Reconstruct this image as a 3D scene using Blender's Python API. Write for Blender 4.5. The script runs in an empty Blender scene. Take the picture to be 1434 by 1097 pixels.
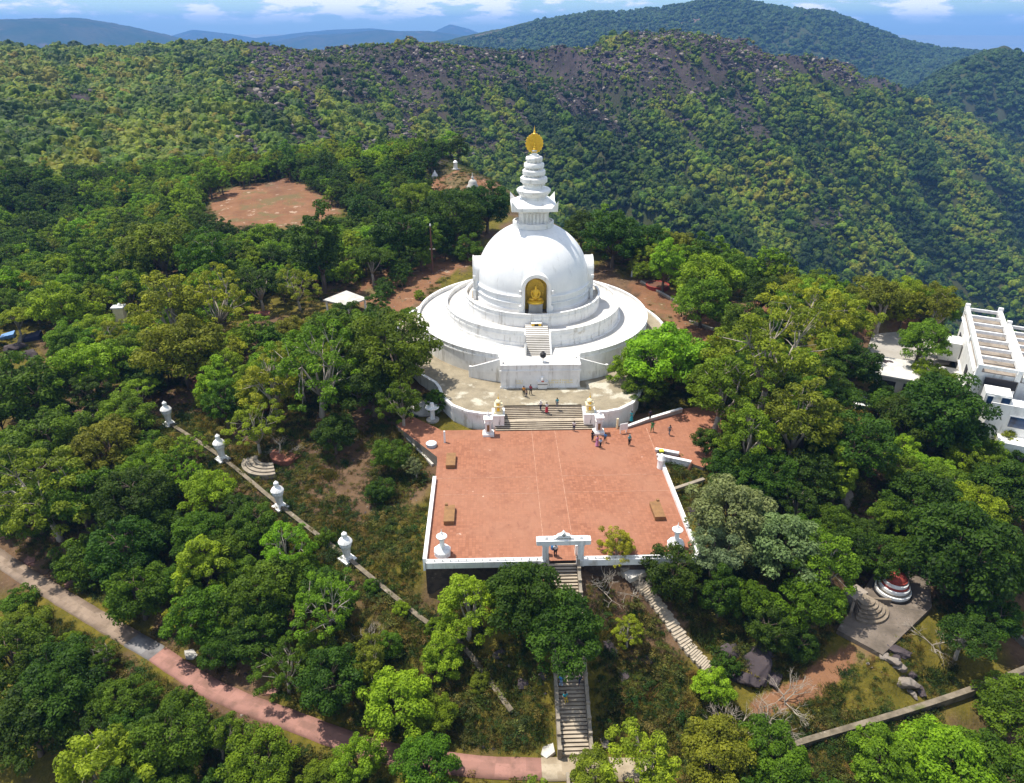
import bpy, bmesh, math, random
import numpy as np
from mathutils import Vector, Matrix
sc = bpy.context.scene
COL = sc.collection
R = math.radians
rnd = random.Random(11)
RNG = np.random.default_rng(7)

# ------------------------------------------------------------------ camera model (photo pixels -> world)
F = 980.0; TH = R(27.5); CAM = np.array((-7.63, -126.8, 54.3)); PS = R(1.7)
cT, sT, cP, sP = math.cos(TH), math.sin(TH), math.cos(PS), math.sin(PS)
def ray(u, v):
    X = (u-717)/F; Y = -(v-548.5)/F
    f = cT+sT*Y; up = -sT+cT*Y
    return np.array((X*cP+f*sP, f*cP-X*sP, up))
def at(u, v, z):
    r = ray(u, v); t = (z-CAM[2])/r[2]
    return CAM+r*t
def aty(u, v, y):
    r = ray(u, v); t = (y-CAM[1])/r[1]
    return CAM+r*t
def pd(u, v, D):
    r = ray(u, v); return CAM+r*(D/math.hypot(r[0], r[1]))
def proj(p):
    p = np.asarray(p, float); d = p-CAM
    X = d[..., 0]*cP-d[..., 1]*sP; f = d[..., 1]*cP+d[..., 0]*sP
    Z = np.maximum(f*cT-d[..., 2]*sT, .01); Y = f*sT+d[..., 2]*cT
    return 717+F*X/Z, 548.5-F*Y/Z, Z

# ------------------------------------------------------------------ noise
def vnoise(x, y, s=0):
    xi = np.floor(x).astype(np.int64); yi = np.floor(y).astype(np.int64)
    fx = x-xi; fy = y-yi; fx = fx*fx*(3-2*fx); fy = fy*fy*(3-2*fy)
    def h(a, b):
        n = (a*374761393+b*668265263+s*1442695041) & 0xffffffff
        n = ((n ^ (n >> 13))*1274126177) & 0xffffffff
        n = ((n ^ (n >> 16))*2246822519) & 0xffffffff
        return ((n ^ (n >> 15)) & 0xffff)/65535.0
    return (h(xi, yi)*(1-fx)+h(xi+1, yi)*fx)*(1-fy)+(h(xi, yi+1)*(1-fx)+h(xi+1, yi+1)*fx)*fy
def fbm(x, y, o=4, s=0):
    a = 0; w = .5; t = 0
    for i in range(o):
        a = a+w*vnoise(x*2**i+17.3*i, y*2**i-9.1*i, s+i); t += w; w *= .5
    return a/t
def sstep(a, b, x):
    t = np.clip((x-a)/(b-a), 0, 1); return t*t*(3-2*t)
def inpoly(px, py, poly):
    px = np.asarray(px); py = np.asarray(py); c = np.zeros(px.shape, bool); n = len(poly)
    for i in range(n):
        x1, y1 = poly[i]; x2, y2 = poly[(i+1) % n]
        k = ((y1 > py) != (y2 > py)) & (px < (x2-x1)*(py-y1)/((y2-y1) or 1e-9)+x1)
        c ^= k
    return c
def segd(px, py, pts):
    """distance to a polyline of (x,y,z) and the z at the closest spot"""
    bd = np.full(np.shape(px), 1e9); bz = np.zeros(np.shape(px))
    for (a, b) in zip(pts[:-1], pts[1:]):
        dx, dy = b[0]-a[0], b[1]-a[1]
        t = np.clip(((px-a[0])*dx+(py-a[1])*dy)/(dx*dx+dy*dy+1e-9), 0, 1)
        d = np.hypot(px-a[0]-t*dx, py-a[1]-t*dy); k = d < bd
        bd = np.where(k, d, bd); bz = np.where(k, a[2]+t*(b[2]-a[2]), bz)
    return bd, bz

# ------------------------------------------------------------------ materials
def newmat(name):
    m = bpy.data.materials.new(name); m.use_nodes = True
    nt = m.node_tree; return m, nt, nt.nodes['Principled BSDF']
def nd(nt, t, **k):
    n = nt.nodes.new(t)
    for a, b in k.items(): setattr(n, a, b)
    return n
def noise_fac(nt, scale, lo, hi, detail=5, rough=.6, stretch=None, coord='Object'):
    tc = nd(nt, 'ShaderNodeTexCoord'); n = nd(nt, 'ShaderNodeTexNoise')
    n.inputs['Scale'].default_value = scale; n.inputs['Detail'].default_value = detail; n.inputs['Roughness'].default_value = rough
    if stretch:
        mp = nd(nt, 'ShaderNodeMapping'); mp.inputs['Scale'].default_value = stretch
        nt.links.new(tc.outputs[coord], mp.inputs[0]); nt.links.new(mp.outputs[0], n.inputs['Vector'])
    else: nt.links.new(tc.outputs[coord], n.inputs['Vector'])
    mr = nd(nt, 'ShaderNodeMapRange'); mr.inputs[1].default_value = lo; mr.inputs[2].default_value = hi
    nt.links.new(n.outputs['Fac'], mr.inputs[0]); return mr.outputs[0]
def mix(nt, fac, a, b):
    m = nd(nt, 'ShaderNodeMix', data_type='RGBA')
    for s, x in ((0, fac), (6, a), (7, b)):
        if isinstance(x, (int, float)): m.inputs[s].default_value = x
        elif isinstance(x, (tuple, list)): m.inputs[s].default_value = (*x, 1)
        else: nt.links.new(x, m.inputs[s])
    return m.outputs[2]
def bump(nt, bsdf, h, dist=.05, st=.6):
    b = nd(nt, 'ShaderNodeBump'); b.inputs['Distance'].default_value = dist; b.inputs['Strength'].default_value = st
    nt.links.new(h, b.inputs['Height']); nt.links.new(b.outputs[0], bsdf.inputs['Normal'])
def mat_layers(name, base, layers, rough=.8, bumps=None, metal=0, spec=.3):
    """layers: (colour, noise scale, lo, hi, stretch)"""
    m, nt, b = newmat(name); c = base
    for l in layers:
        f = noise_fac(nt, l[1], l[2], l[3], stretch=l[4] if len(l) > 4 else None)
        c = mix(nt, f, c, l[0])
    if isinstance(c, tuple): b.inputs['Base Color'].default_value = (*c, 1)
    else: nt.links.new(c, b.inputs['Base Color'])
    b.inputs['Roughness'].default_value = rough; b.inputs['Metallic'].default_value = metal
    b.inputs['Specular IOR Level'].default_value = spec
    if bumps: bump(nt, b, noise_fac(nt, bumps[0], 0, 1), bumps[1])
    return m
M = {}
M['white'] = mat_layers('white_paint', (.84, .825, .79), [((.60, .58, .55), .9, .56, .8, (1, 1, .10)), ((.66, .65, .63), .5, .45, .8), ((.40, .37, .32), 1.3, .56, .74, (1, 1, .16)), ((.24, .22, .19), 2.4, .64, .8, (1, 1, .25)), ((.50, .44, .34), .45, .62, .78)], .55)
M['dome'] = mat_layers('dome_whitewash', (.85, .838, .81), [((.62, .61, .59), 1.1, .60, .78, (1, 1, .07)), ((.70, .70, .70), .22, .4, .75), ((.52, .50, .47), 2.0, .62, .82, (1, 1, .10))], .42, spec=.4)
M['wfloor'] = mat_layers('terrace_floor', (.58, .55, .51), [((.46, .43, .38), .35, .42, .75), ((.36, .32, .27), 1.4, .62, .85)], .8)
M['apron'] = mat_layers('worn_paving', (.30, .25, .17), [((.20, .165, .11), .5, .4, .7), ((.46, .42, .33), .22, .56, .62), ((.17, .15, .10), 3, .55, .75), ((.55, .51, .44), .55, .68, .72)], .9)
M['stone'] = mat_layers('weathered_stone', (.33, .28, .215), [((.20, .165, .12), .8, .4, .7), ((.11, .09, .07), 2.5, .58, .8)], .9, (6, .03))
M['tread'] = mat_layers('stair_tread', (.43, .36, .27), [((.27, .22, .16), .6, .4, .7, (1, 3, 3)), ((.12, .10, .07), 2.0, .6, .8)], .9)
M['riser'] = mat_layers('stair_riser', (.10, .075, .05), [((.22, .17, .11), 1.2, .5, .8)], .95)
M['conc'] = mat_layers('pale_concrete', (.52, .49, .44), [((.36, .33, .29), .6, .42, .7), ((.22, .2, .17), 2, .6, .85)], .9)
M['darkconc'] = mat_layers('dark_concrete', (.16, .14, .115), [((.26, .23, .19), .5, .42, .7), ((.08, .07, .055), 2, .55, .8)], .9)
M['gold'] = mat_layers('gold_paint', (.86, .53, .03), [((.6, .32, .01), 3, .5, .8)], .35, metal=.15, spec=.5)
M['cream'] = mat_layers('cream_paint', (.80, .70, .44), [((.6, .5, .3), 2, .5, .8)], .6)
M['yellow'] = mat_layers('yellow_niche', (.74, .50, .06), [((.5, .32, .03), 1, .4, .8)], .6)
M['redp'] = mat_layers('red_paint', (.28, .045, .03), [((.16, .03, .02), 2, .45, .75)], .7)
M['redbrick'] = mat_layers('red_brick', (.26, .095, .06), [((.15, .06, .04), 2, .45, .75)], .9)
M['tan'] = mat_layers('tan_brick', (.27, .145, .06), [((.19, .10, .045), 1.5, .4, .7), ((.36, .22, .11), 3, .6, .75), ((.10, .06, .03), 6, .6, .75)], .9)
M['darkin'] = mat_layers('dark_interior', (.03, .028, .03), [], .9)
M['glass'] = mat_layers('window_glass', (.03, .07, .16), [((.02, .03, .06), 1, .4, .6)], .12, spec=.6)
M['black'] = mat_layers('black_iron', (.02, .018, .018), [], .6)
M['bluebin'] = mat_layers('grey_blue_drum', (.42, .50, .56), [((.3, .36, .4), 3, .5, .8)], .5)
M['bark'] = mat_layers('bark', (.14, .105, .075), [((.07, .05, .035), 3, .4, .7, (1, 1, .25))], .95)
M['palebark'] = mat_layers('pale_bark', (.36, .31, .25), [((.20, .165, .12), 2, .45, .7, (1, 1, .3))], .9)
M['rock'] = mat_layers('dark_rock', (.06, .046, .048), [((.105, .08, .078), .6, .45, .7), ((.22, .18, .165), 1.6, .66, .82)], .9, (3, .2))
M['palerock'] = mat_layers('pale_rock', (.26, .22, .18), [((.14, .11, .09), .9, .4, .7), ((.36, .31, .27), 3, .6, .8)], .9, (3, .15))
M['rust'] = mat_layers('rusty_iron', (.13, .06, .035), [], .9)
M['signy'] = mat_layers('yellow_sign', (.62, .62, .05), [], .6)
M['tarp'] = mat_layers('blue_sheet', (.12, .26, .55), [((.2, .34, .6), 2, .4, .7)], .6)
M['rough'] = mat_layers('rough_dark_masonry', (.075, .052, .038), [((.035, .026, .02), 1.2, .4, .65), ((.16, .12, .09), 2.5, .6, .75)], .95, (4, .1))
M['roofc'] = mat_layers('mottled_roof', (.30, .25, .20), [((.17, .14, .11), .8, .4, .65), ((.42, .38, .33), 1.6, .6, .75)], .95)
M['roofc2'] = mat_layers('court_paving', (.17, .135, .105), [((.10, .08, .06), .5, .4, .65), ((.27, .225, .18), .9, .6, .75), ((.06, .05, .04), 3, .6, .75)], .95)
M['wornconc'] = mat_layers('worn_court', (.36, .33, .29), [((.30, .27, .23), .3, .4, .7), ((.17, .15, .12), 1.4, .6, .8)], .95)
M['wallstone'] = mat_layers('mossy_wall_stone', (.215, .175, .125), [((.11, .09, .06), .9, .4, .65), ((.36, .31, .24), 1.7, .62, .75), ((.10, .11, .03), .6, .6, .72)], .95, (5, .05))
M['oldstep'] = mat_layers('old_step_stone', (.25, .20, .145), [((.15, .115, .08), .9, .4, .65), ((.36, .31, .24), 1.6, .62, .75), ((.07, .055, .04), 3, .58, .72)], .95, (5, .05))
def slab_mat(name, a, b, dirt):
    m, nt, bs = newmat(name); t = nd(nt, 'ShaderNodeAttribute', attribute_name='tone').outputs['Fac']
    c = mix(nt, t, a, b); c = mix(nt, noise_fac(nt, .7, .45, .75), c, dirt); c = mix(nt, noise_fac(nt, 2.2, .62, .8), c, tuple(q*.5 for q in dirt)); c = mix(nt, noise_fac(nt, 1.1, .70, .73, detail=9), c, (.50, .45, .40))
    nt.links.new(c, bs.inputs['Base Color']); bs.inputs['Roughness'].default_value = .9; bs.inputs['Specular IOR Level'].default_value = .2; return m
M['pathpink'] = slab_mat('pink_paving', (.26, .135, .105), (.36, .185, .145), (.18, .10, .075)); M['pathgrey'] = slab_mat('grey_brown_paving', (.20, .145, .105), (.29, .215, .155), (.13, .095, .065)); M['slate'] = slab_mat('grey_slab', (.17, .155, .15), (.25, .235, .225), (.11, .10, .095)); M['creampave'] = slab_mat('cream_paving', (.34, .27, .185), (.42, .345, .245), (.23, .18, .115))
def mat_plaza():
    m, nt, b = newmat('red_tile_paving')
    tc = nd(nt, 'ShaderNodeTexCoord')
    br = nd(nt, 'ShaderNodeTexBrick'); br.inputs['Scale'].default_value = 1.0
    br.inputs['Brick Width'].default_value = .40; br.inputs['Row Height'].default_value = .40; br.offset = 0
    br.inputs['Mortar Size'].default_value = .018; br.inputs['Bias'].default_value = 0
    br.inputs['Color1'].default_value = (.345, .143, .080, 1); br.inputs['Color2'].default_value = (.25, .098, .053, 1); br.inputs['Mortar'].default_value = (.22, .095, .055, 1)
    nt.links.new(tc.outputs['Object'], br.inputs['Vector'])
    c = mix(nt, noise_fac(nt, .10, .40, .68), br.outputs['Color'], (.315, .146, .088))
    c = mix(nt, noise_fac(nt, .35, .55, .8), c, (.215, .086, .050))
    c = mix(nt, noise_fac(nt, 1.3, .58, .8, stretch=(1, .35, 1)), c, (.21, .085, .052))
    c = mix(nt, noise_fac(nt, .8, .685, .715, detail=9), c, (.56, .38, .29))
    c = mix(nt, noise_fac(nt, 5, .71, .74, detail=3), c, (.58, .42, .33)); c = mix(nt, noise_fac(nt, 3.3, .73, .75, detail=2), c, (.08, .05, .04))
    nt.links.new(c, b.inputs['Base Color']); b.inputs['Roughness'].default_value = .85; b.inputs['Specular IOR Level'].default_value = .25
    return m
M['plaza'] = mat_plaza()
M['joint'] = mat_layers('pale_joint', (.47, .27, .18), [((.33, .15, .09), 1.2, .42, .62)], .9)
def mat_foliage(name, inst=False):
    m, nt, b = newmat(name)
    if inst:
        a = nd(nt, 'ShaderNodeAttribute', attribute_name='tint', attribute_type='INSTANCER'); col = a.outputs['Color']
    else:
        a = nd(nt, 'ShaderNodeObjectInfo'); col = a.outputs['Color']
    t = nd(nt, 'ShaderNodeAttribute', attribute_name='tone'); tone = t.outputs['Fac']
    mul = nd(nt, 'ShaderNodeMapRange'); mul.inputs[3].default_value = .38; mul.inputs[4].default_value = 1.75
    nt.links.new(tone, mul.inputs[0])
    hs = nd(nt, 'ShaderNodeHueSaturation'); nt.links.new(col, hs.inputs['Color']); nt.links.new(mul.outputs[0], hs.inputs['Value'])
    hu = nd(nt, 'ShaderNodeMapRange'); hu.inputs[3].default_value = .512; hu.inputs[4].default_value = .490
    nt.links.new(tone, hu.inputs[0]); nt.links.new(hu.outputs[0], hs.inputs['Hue'])
    nt.links.new(hs.outputs[0], b.inputs['Base Color']); b.inputs['Roughness'].default_value = .6; b.inputs['Specular IOR Level'].default_value = .18
    tr = nd(nt, 'ShaderNodeBsdfTranslucent'); tcol = nd(nt, 'ShaderNodeMix', data_type='RGBA', blend_type='MULTIPLY'); tcol.inputs[0].default_value = 1; tcol.inputs[7].default_value = (1.12, 1.14, .55, 1); nt.links.new(hs.outputs[0], tcol.inputs[6]); nt.links.new(tcol.outputs[2], tr.inputs[0])
    mx = nd(nt, 'ShaderNodeMixShader'); mx.inputs[0].default_value = .38
    nt.links.new(b.outputs[0], mx.inputs[1]); nt.links.new(tr.outputs[0], mx.inputs[2])
    nt.links.new(mx.outputs[0], nt.nodes['Material Output'].inputs['Surface'])
    return m
M['leaf'] = mat_foliage('foliage'); M['leafi'] = mat_foliage('foliage_mass', True)
def mat_ground():
    m, nt, b = newmat('hill_ground')
    def attr(n): return nd(nt, 'ShaderNodeAttribute', attribute_name=n).outputs['Fac']
    soil = mix(nt, noise_fac(nt, .25, .35, .7), (.085, .052, .03), (.16, .098, .055))
    soil = mix(nt, noise_fac(nt, 2.2, .62, .75), soil, (.24, .17, .11))
    soil = mix(nt, noise_fac(nt, .9, .6, .7), soil, (.05, .034, .022))
    moss = mix(nt, noise_fac(nt, .5, .35, .7), (.085, .075, .012), (.16, .125, .02))
    moss = mix(nt, noise_fac(nt, 2.5, .55, .75), moss, (.05, .055, .012))
    c = mix(nt, attr('moss'), soil, moss)
    dirt = mix(nt, noise_fac(nt, .18, .35, .7), (.17, .082, .042), (.25, .128, .068))
    dirt = mix(nt, noise_fac(nt, .12, .52, .60, detail=8), dirt, (.15, .11, .05)); dirt = mix(nt, noise_fac(nt, 1.6, .6, .72, detail=8), dirt, (.11, .06, .035)); dirt = mix(nt, noise_fac(nt, .35, .62, .66, detail=9), dirt, (.36, .25, .17))
    c = mix(nt, attr('dirt'), c, dirt)
    far = mix(nt, noise_fac(nt, .05, .35, .7), (.03, .045, .012), (.075, .07, .025))
    c = mix(nt, attr('far'), c, far)
    rk = mix(nt, noise_fac(nt, .07, .4, .65), (.040, .031, .034), (.085, .062, .060))
    rk = mix(nt, noise_fac(nt, .25, .60, .72, detail=8), rk, (.17, .13, .12))
    rk = mix(nt, noise_fac(nt, .9, .5, .7, detail=8), rk, (.03, .024, .026)); rk = mix(nt, noise_fac(nt, .5, .60, .70, detail=6), rk, (.045, .06, .015))
    c = mix(nt, attr('rock'), c, rk)
    nt.links.new(c, b.inputs['Base Color']); b.inputs['Roughness'].default_value = .95; b.inputs['Specular IOR Level'].default_value = .1
    bump(nt, b, noise_fac(nt, 1.4, 0, 1, detail=8), .35, .8)
    return m
M['ground'] = mat_ground()

# ------------------------------------------------------------------ mesh helpers
class MB:
    def __init__(s): s.v = []; s.f = []; s.m = []
    def add(s, v, f, mi=0):
        o = len(s.v); s.v += [tuple(float(c) for c in p) for p in v]; s.f += [tuple(i+o for i in q) for q in f]; s.m += [mi]*len(f); return s
    def box(s, x, y, z, sx, sy, sz, rz=0, mi=0, top=1.0):
        """centre x,y, bottom z"""
        c, n = math.cos(rz), math.sin(rz); v = []
        for k, zz in ((1, z), (top, z+sz)):
            for a, b in ((-1, -1), (1, -1), (1, 1), (-1, 1)):
                p, q = a*sx/2*k, b*sy/2*k; v.append((x+p*c-q*n, y+p*n+q*c, zz))
        return s.add(v, [(3, 2, 1, 0), (4, 5, 6, 7), (0, 1, 5, 4), (1, 2, 6, 5), (2, 3, 7, 6), (3, 0, 4, 7)], mi)
    def prism(s, poly, z0, z1, mi=0, mt=None):
        n = len(poly); a = sum(poly[i][0]*poly[(i+1) % n][1]-poly[(i+1) % n][0]*poly[i][1] for i in range(n))
        if a < 0: poly = poly[::-1]
        g = lambda z, i: z[i] if isinstance(z, (list, tuple)) else z
        v = [(p[0], p[1], g(z0, i)) for i, p in enumerate(poly)]+[(p[0], p[1], g(z1, i)) for i, p in enumerate(poly)]
        s.add(v, [(i, (i+1) % n, n+(i+1) % n, n+i) for i in range(n)], mi)
        return s.add(v, [tuple(range(n, 2*n)), tuple(range(n-1, -1, -1))], mi if mt is None else mt)
    def lathe(s, prof, n=24, c=(0, 0, 0), a0=0, a1=2*math.pi, skip=None, mi=0, rot=0):
        full = abs(a1-a0-2*math.pi) < 1e-6; k = n if full else n+1; v = []
        for r, z in prof:
            for i in range(k):
                a = a0+(a1-a0)*i/n+rot; v.append((c[0]+r*math.cos(a), c[1]+r*math.sin(a), c[2]+z))
        f = []
        for j in range(len(prof)-1):
            for i in range(n):
                q = (j*k+i, j*k+(i+1) % k, (j+1)*k+(i+1) % k, (j+1)*k+i)
                if skip and skip(np.mean([v[t] for t in q], axis=0)): continue
                f.append(q)
        return s.add(v, f, mi)
    def ringwall(s, r0, r1, z0, z1, a0, a1, n=64, mi=0, zf=None):
        """solid arc wall; zf(t) gives the top"""
        v = []
        for i in range(n+1):
            t = i/n; a = a0+(a1-a0)*t; zt = zf(t) if zf else z1
            for r, z in ((r0, z0), (r1, z0), (r1, zt), (r0, zt)): v.append((r*math.cos(a), r*math.sin(a), z))
        f = [(0, 1, 2, 3), (4*n+3, 4*n+2, 4*n+1, 4*n)]
        for i in range(n):
            for j in range(4): f.append((i*4+j, (i+1)*4+j, (i+1)*4+(j+1) % 4, i*4+(j+1) % 4))
        return s.add(v, f, mi)
    def tube(s, pts, rad, n=6, mi=0, cap=True):
        pts = [Vector(p) for p in pts]; v = []; f = []
        for i, p in enumerate(pts):
            d = (pts[min(i+1, len(pts)-1)]-pts[max(i-1, 0)]).normalized()
            u = d.cross(Vector((0, 1, .1)) if abs(d.y) < .9 else Vector((1, 0, 0))).normalized(); w = d.cross(u)
            r = rad[i] if isinstance(rad, (list, tuple)) else rad
            for j in range(n):
                a = 2*math.pi*j/n; v.append(p+u*math.cos(a)*r+w*math.sin(a)*r)
        for i in range(len(pts)-1):
            for j in range(n): f.append((i*n+j, i*n+(j+1) % n, (i+1)*n+(j+1) % n, (i+1)*n+j))
        if cap: f += [tuple(range(n-1, -1, -1)), tuple(range((len(pts)-1)*n, len(pts)*n))]
        return s.add(v, f, mi)
    def ribbon(s, pts, w, th, mi=0):
        """slab along (x,y,z) points, z is its top"""
        P = [np.array(p, float) for p in pts]; L = []
        for i, p in enumerate(P):
            d = P[min(i+1, len(P)-1)]-P[max(i-1, 0)]; d = d[:2]/np.hypot(*d[:2]); n = np.array((-d[1], d[0]))*w/2
            t = th[i] if isinstance(th, (list, tuple)) else th
            L += [(p[0]+n[0], p[1]+n[1], p[2]-t), (p[0]-n[0], p[1]-n[1], p[2]-t), (p[0]-n[0], p[1]-n[1], p[2]), (p[0]+n[0], p[1]+n[1], p[2])]
        k = len(P)-1; f = [(0, 3, 2, 1), (4*k, 4*k+1, 4*k+2, 4*k+3)]
        for i in range(k):
            for j in range(4): f.append((i*4+j, i*4+(j+1) % 4, (i+1)*4+(j+1) % 4, (i+1)*4+j))
        return s.add(L, f, mi)
    def move(s, rz=0, loc=(0, 0, 0)):
        c, n = math.cos(rz), math.sin(rz)
        s.v = [(x*c-y*n+loc[0], x*n+y*c+loc[1], z+loc[2]) for x, y, z in s.v]; return s
    def build(s, name, mats, parent=None, smooth=False, loc=None):
        me = bpy.data.meshes.new(name); me.from_pydata(s.v, [], s.f)
        for m in (mats if isinstance(mats, (list, tuple)) else [mats]): me.materials.append(m)
        me.polygons.foreach_set('material_index', s.m)
        bm = bmesh.new(); bm.from_mesh(me); bmesh.ops.recalc_face_normals(bm, faces=bm.faces); bm.to_mesh(me); bm.free()
        if smooth:
            me.polygons.foreach_set('use_smooth', [True]*len(me.polygons)); me.set_sharp_from_angle(angle=R(40))
        o = bpy.data.objects.new(name, me); COL.objects.link(o)
        if parent: o.parent = parent
        if loc is not None: o.location = loc
        return o
def npmesh(name, V, Fq, mats, tone=None, mi=None, smooth=False):
    me = bpy.data.meshes.new(name); n = len(Fq); k = Fq.shape[1]
    me.vertices.add(len(V)); me.vertices.foreach_set('co', np.asarray(V, np.float32).ravel())
    me.loops.add(n*k); me.loops.foreach_set('vertex_index', np.asarray(Fq, np.int32).ravel())
    me.polygons.add(n); me.polygons.foreach_set('loop_start', np.arange(0, n*k, k, dtype=np.int32))
    for m in mats: me.materials.append(m)
    if mi is not None: me.polygons.foreach_set('material_index', np.asarray(mi, np.int32))
    if smooth: me.polygons.foreach_set('use_smooth', np.ones(n, bool))
    me.update(calc_edges=True)
    if tone is not None:
        a = me.attributes.new('tone', 'FLOAT', 'FACE'); a.data.foreach_set('value', np.asarray(tone, np.float32))
    return me
def tag(o, label=None, cat=None, group=None, kind=None):
    if label: o['label'] = label
    if cat: o['category'] = cat; kind = kind or 'thing'
    if group: o['group'] = group
    if kind: o['kind'] = kind
    return o
def empty(name, loc=(0, 0, 0), rz=0, label=None, cat=None, group=None):
    o = bpy.data.objects.new(name, None); COL.objects.link(o); o.location = [float(c) for c in loc]; o.rotation_euler = (0, 0, rz)
    o.empty_display_size = .3
    return tag(o, label, cat, group)
def copy_tree(o, parent=None):
    c = o.copy(); COL.objects.link(c); c.parent = parent
    for ch in list(o.children): copy_tree(ch, c)
    return c

# ------------------------------------------------------------------ terrain
PATH = [at(u, v, -10) for u, v in ((-160, 660), (-60, 735), (0, 782), (110, 850), (220, 915), (300, 965), (400, 1005), (530, 1050), (680, 1073), (830, 1075))]
PATH.append(at(930, 1077, -10.3))
WALLP = [at(150, 535, -3.6), at(238, 596, -4.0), at(312, 645, -4.2), at(393, 712, -4.6), at(487, 785, -5.2), at(590, 870, -6.6), at(646, 907, -7.2), at(716, 1000, -8.9)]
RWALL = [at(1080, 1062, -9.6), at(1130, 1045, -9.4), at(1280, 1000, -9.2), at(1390, 962, -9.2), at(1480, 925, -9.2)]
CP = []
def cz(u, v, z): CP.append(at(u, v, z))
def cd(u, v, D): CP.append(pd(u, v, D))
def cx(x, y, z): CP.append(np.array((x, y, z), float))
for x, y, z in ((-16, -35, -.9), (0, -35, -.9), (16, -35, -.6), (-17, -50, -2.2), (0, -50, -1.5), (-16.5, -66, -3.6), (0, -67, -4.0), (17, -66, -3.4), (17, -50, -1.6), (0, -75, -7.6),
                (-30, 0, .3), (0, 31, .3), (30, 0, .5), (-28, -28, -.9), (27, -28, -.1), (-22, -34, -1.2), (26, -40, -.4), (35, -36, -.2), (0, 0, .2), (22, 22, .4), (-22, 22, .3),
                (-8, -105, -15), (-50, -105, -17), (40, -105, -15), (-90, -90, -17), (85, -90, -13), (-8, -135, -24), (60, -140, -22), (-80, -140, -25), (-140, -90, -20), (130, -90, -16)): cx(x, y, z)
for u, v, z in ((250, 620, -4.4), (330, 600, -3), (440, 640, -3), (540, 720, -3.4), (520, 400, 0), (340, 450, -1), (170, 450, -2.5), (20, 480, -3.5), (100, 650, -7.5), (200, 750, -8.5), (0, 600, -8),
                (100, 1000, -14), (400, 1085, -13), (0, 900, -14), (600, 960, -8.9), (420, 900, -9),
                (900, 870, -6), (1000, 850, -5.8), (1000, 1000, -9.3), (1200, 960, -8.6), (1230, 880, -7.0), (1390, 1010, -11), (1420, 880, -8.5), (1300, 700, -4.5), (1100, 700, -3.2), (1200, 600, -2),
                (1230, 500, -.2), (1000, 450, 0), (960, 410, .4), (1060, 420, 0), (1400, 640, -7), (1434, 720, -8), (1300, 440, -.3), (1160, 430, -.4), (1000, 700, -2.2), (930, 640, -.5),
                (300, 270, 1.8), (395, 253, 2.6), (472, 292, 1.6), (390, 308, 1.2), (310, 308, 1.2), (640, 243, 9), (600, 264, 4), (690, 262, 6), (640, 290, 2.0), (560, 300, 1), (470, 350, .3), (250, 400, -1),
                (800, 330, .2), (880, 350, .2), (960, 372, .2)): cz(u, v, z)
for p in PATH[::2]: cx(*p)
for p in RWALL[::2]: cx(*p)
for u, v, D in ((0, 380, 235), (120, 330, 262), (0, 250, 330), (150, 250, 330), (0, 150, 520), (130, 150, 520), (250, 160, 480), (0, 104, 670), (130, 104, 670), (260, 104, 640), (0, 70, 850), (100, 67, 850), (200, 64, 850), (300, 62, 850), (385, 60, 850),
                (410, 78, 800), (345, 104, 610), (340, 150, 500), (350, 215, 370), (480, 68, 760), (560, 66, 780), (620, 66, 790), (700, 62, 800), (780, 55, 810), (900, 60, 830), (1000, 53, 860), (1060, 57, 880), (1120, 64, 910), (1160, 82, 950), (1210, 112, 1000), (1290, 117, 1150), (1360, 155, 1260), (1434, 204, 1350),
                (450, 130, 610), (450, 190, 460), (560, 220, 305), (640, 226, 290), (600, 130, 650), (580, 185, 500), (700, 215, 560), (700, 140, 670), (800, 290, 480), (800, 200, 585), (800, 120, 710), (950, 330, 470), (950, 200, 620), (950, 115, 770),
                (1100, 372, 520), (1100, 250, 640), (1100, 140, 790), (1250, 400, 580), (1250, 250, 780), (1250, 165, 940), (1400, 430, 650), (1400, 300, 900), (1434, 250, 1100)): cd(u, v, D)
for u, D, z in ((690, 400, -45), (760, 340, -45), (620, 400, -20), (800, 310, -55), (950, 285, -58), (1100, 250, -62), (1300, 215, -55), (1300, 320, -130), (1434, 210, -60), (1434, 300, -120), (1434, 450, -185), (1600, 250, -90), (1600, 500, -210), (1600, 900, -220), (1700, 160, -25),
                (0, 1100, 25), (200, 1100, 25), (400, 1000, 20), (620, 1000, 10), (800, 1050, 10), (1000, 1150, 10), (1200, 1400, -60), (1434, 1600, -150), (-150, 850, 42), (-150, 500, 0), (-150, 250, -8), (-150, 330, -5)):
    p = pd(u, 300, D); cx(p[0], p[1], z)
CP = np.array(CP); C2 = 7.0**2
def _kern(d2): return np.sqrt(d2+C2)
_A = _kern(((CP[:, None, :2]-CP[None, :, :2])**2).sum(2))
_n = len(CP); _S = np.zeros((_n+1, _n+1)); _S[:_n, :_n] = _A-np.eye(_n)*.6; _S[:_n, _n] = 1; _S[_n, :_n] = 1
_W = np.linalg.solve(_S, np.append(CP[:, 2], 0))
STAIRL = [(0, -66, -.6), (0, -82, -9.8)]
TRAIL_R = [at(1000, 945, -7.6), at(1060, 990, -8.8), at(1130, 960, -8.4), at(1200, 895, -7.2)]
RST = [at(868, 795, -1.8), at(893, 812, -2.6), at(925, 850, -4.2), at(965, 905, -6.2), at(1000, 942, -7.5)]
def H0(x, y):
    x = np.asarray(x, float); y = np.asarray(y, float); sh = x.shape; X = x.ravel(); Y = y.ravel(); z = np.zeros(len(X))
    for i in range(0, len(X), 20000):
        s = slice(i, i+20000); d2 = (X[s, None]-CP[None, :, 0])**2+(Y[s, None]-CP[None, :, 1])**2
        z[s] = _kern(d2)@_W[:_n]+_W[_n]
    return z.reshape(sh)
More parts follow.
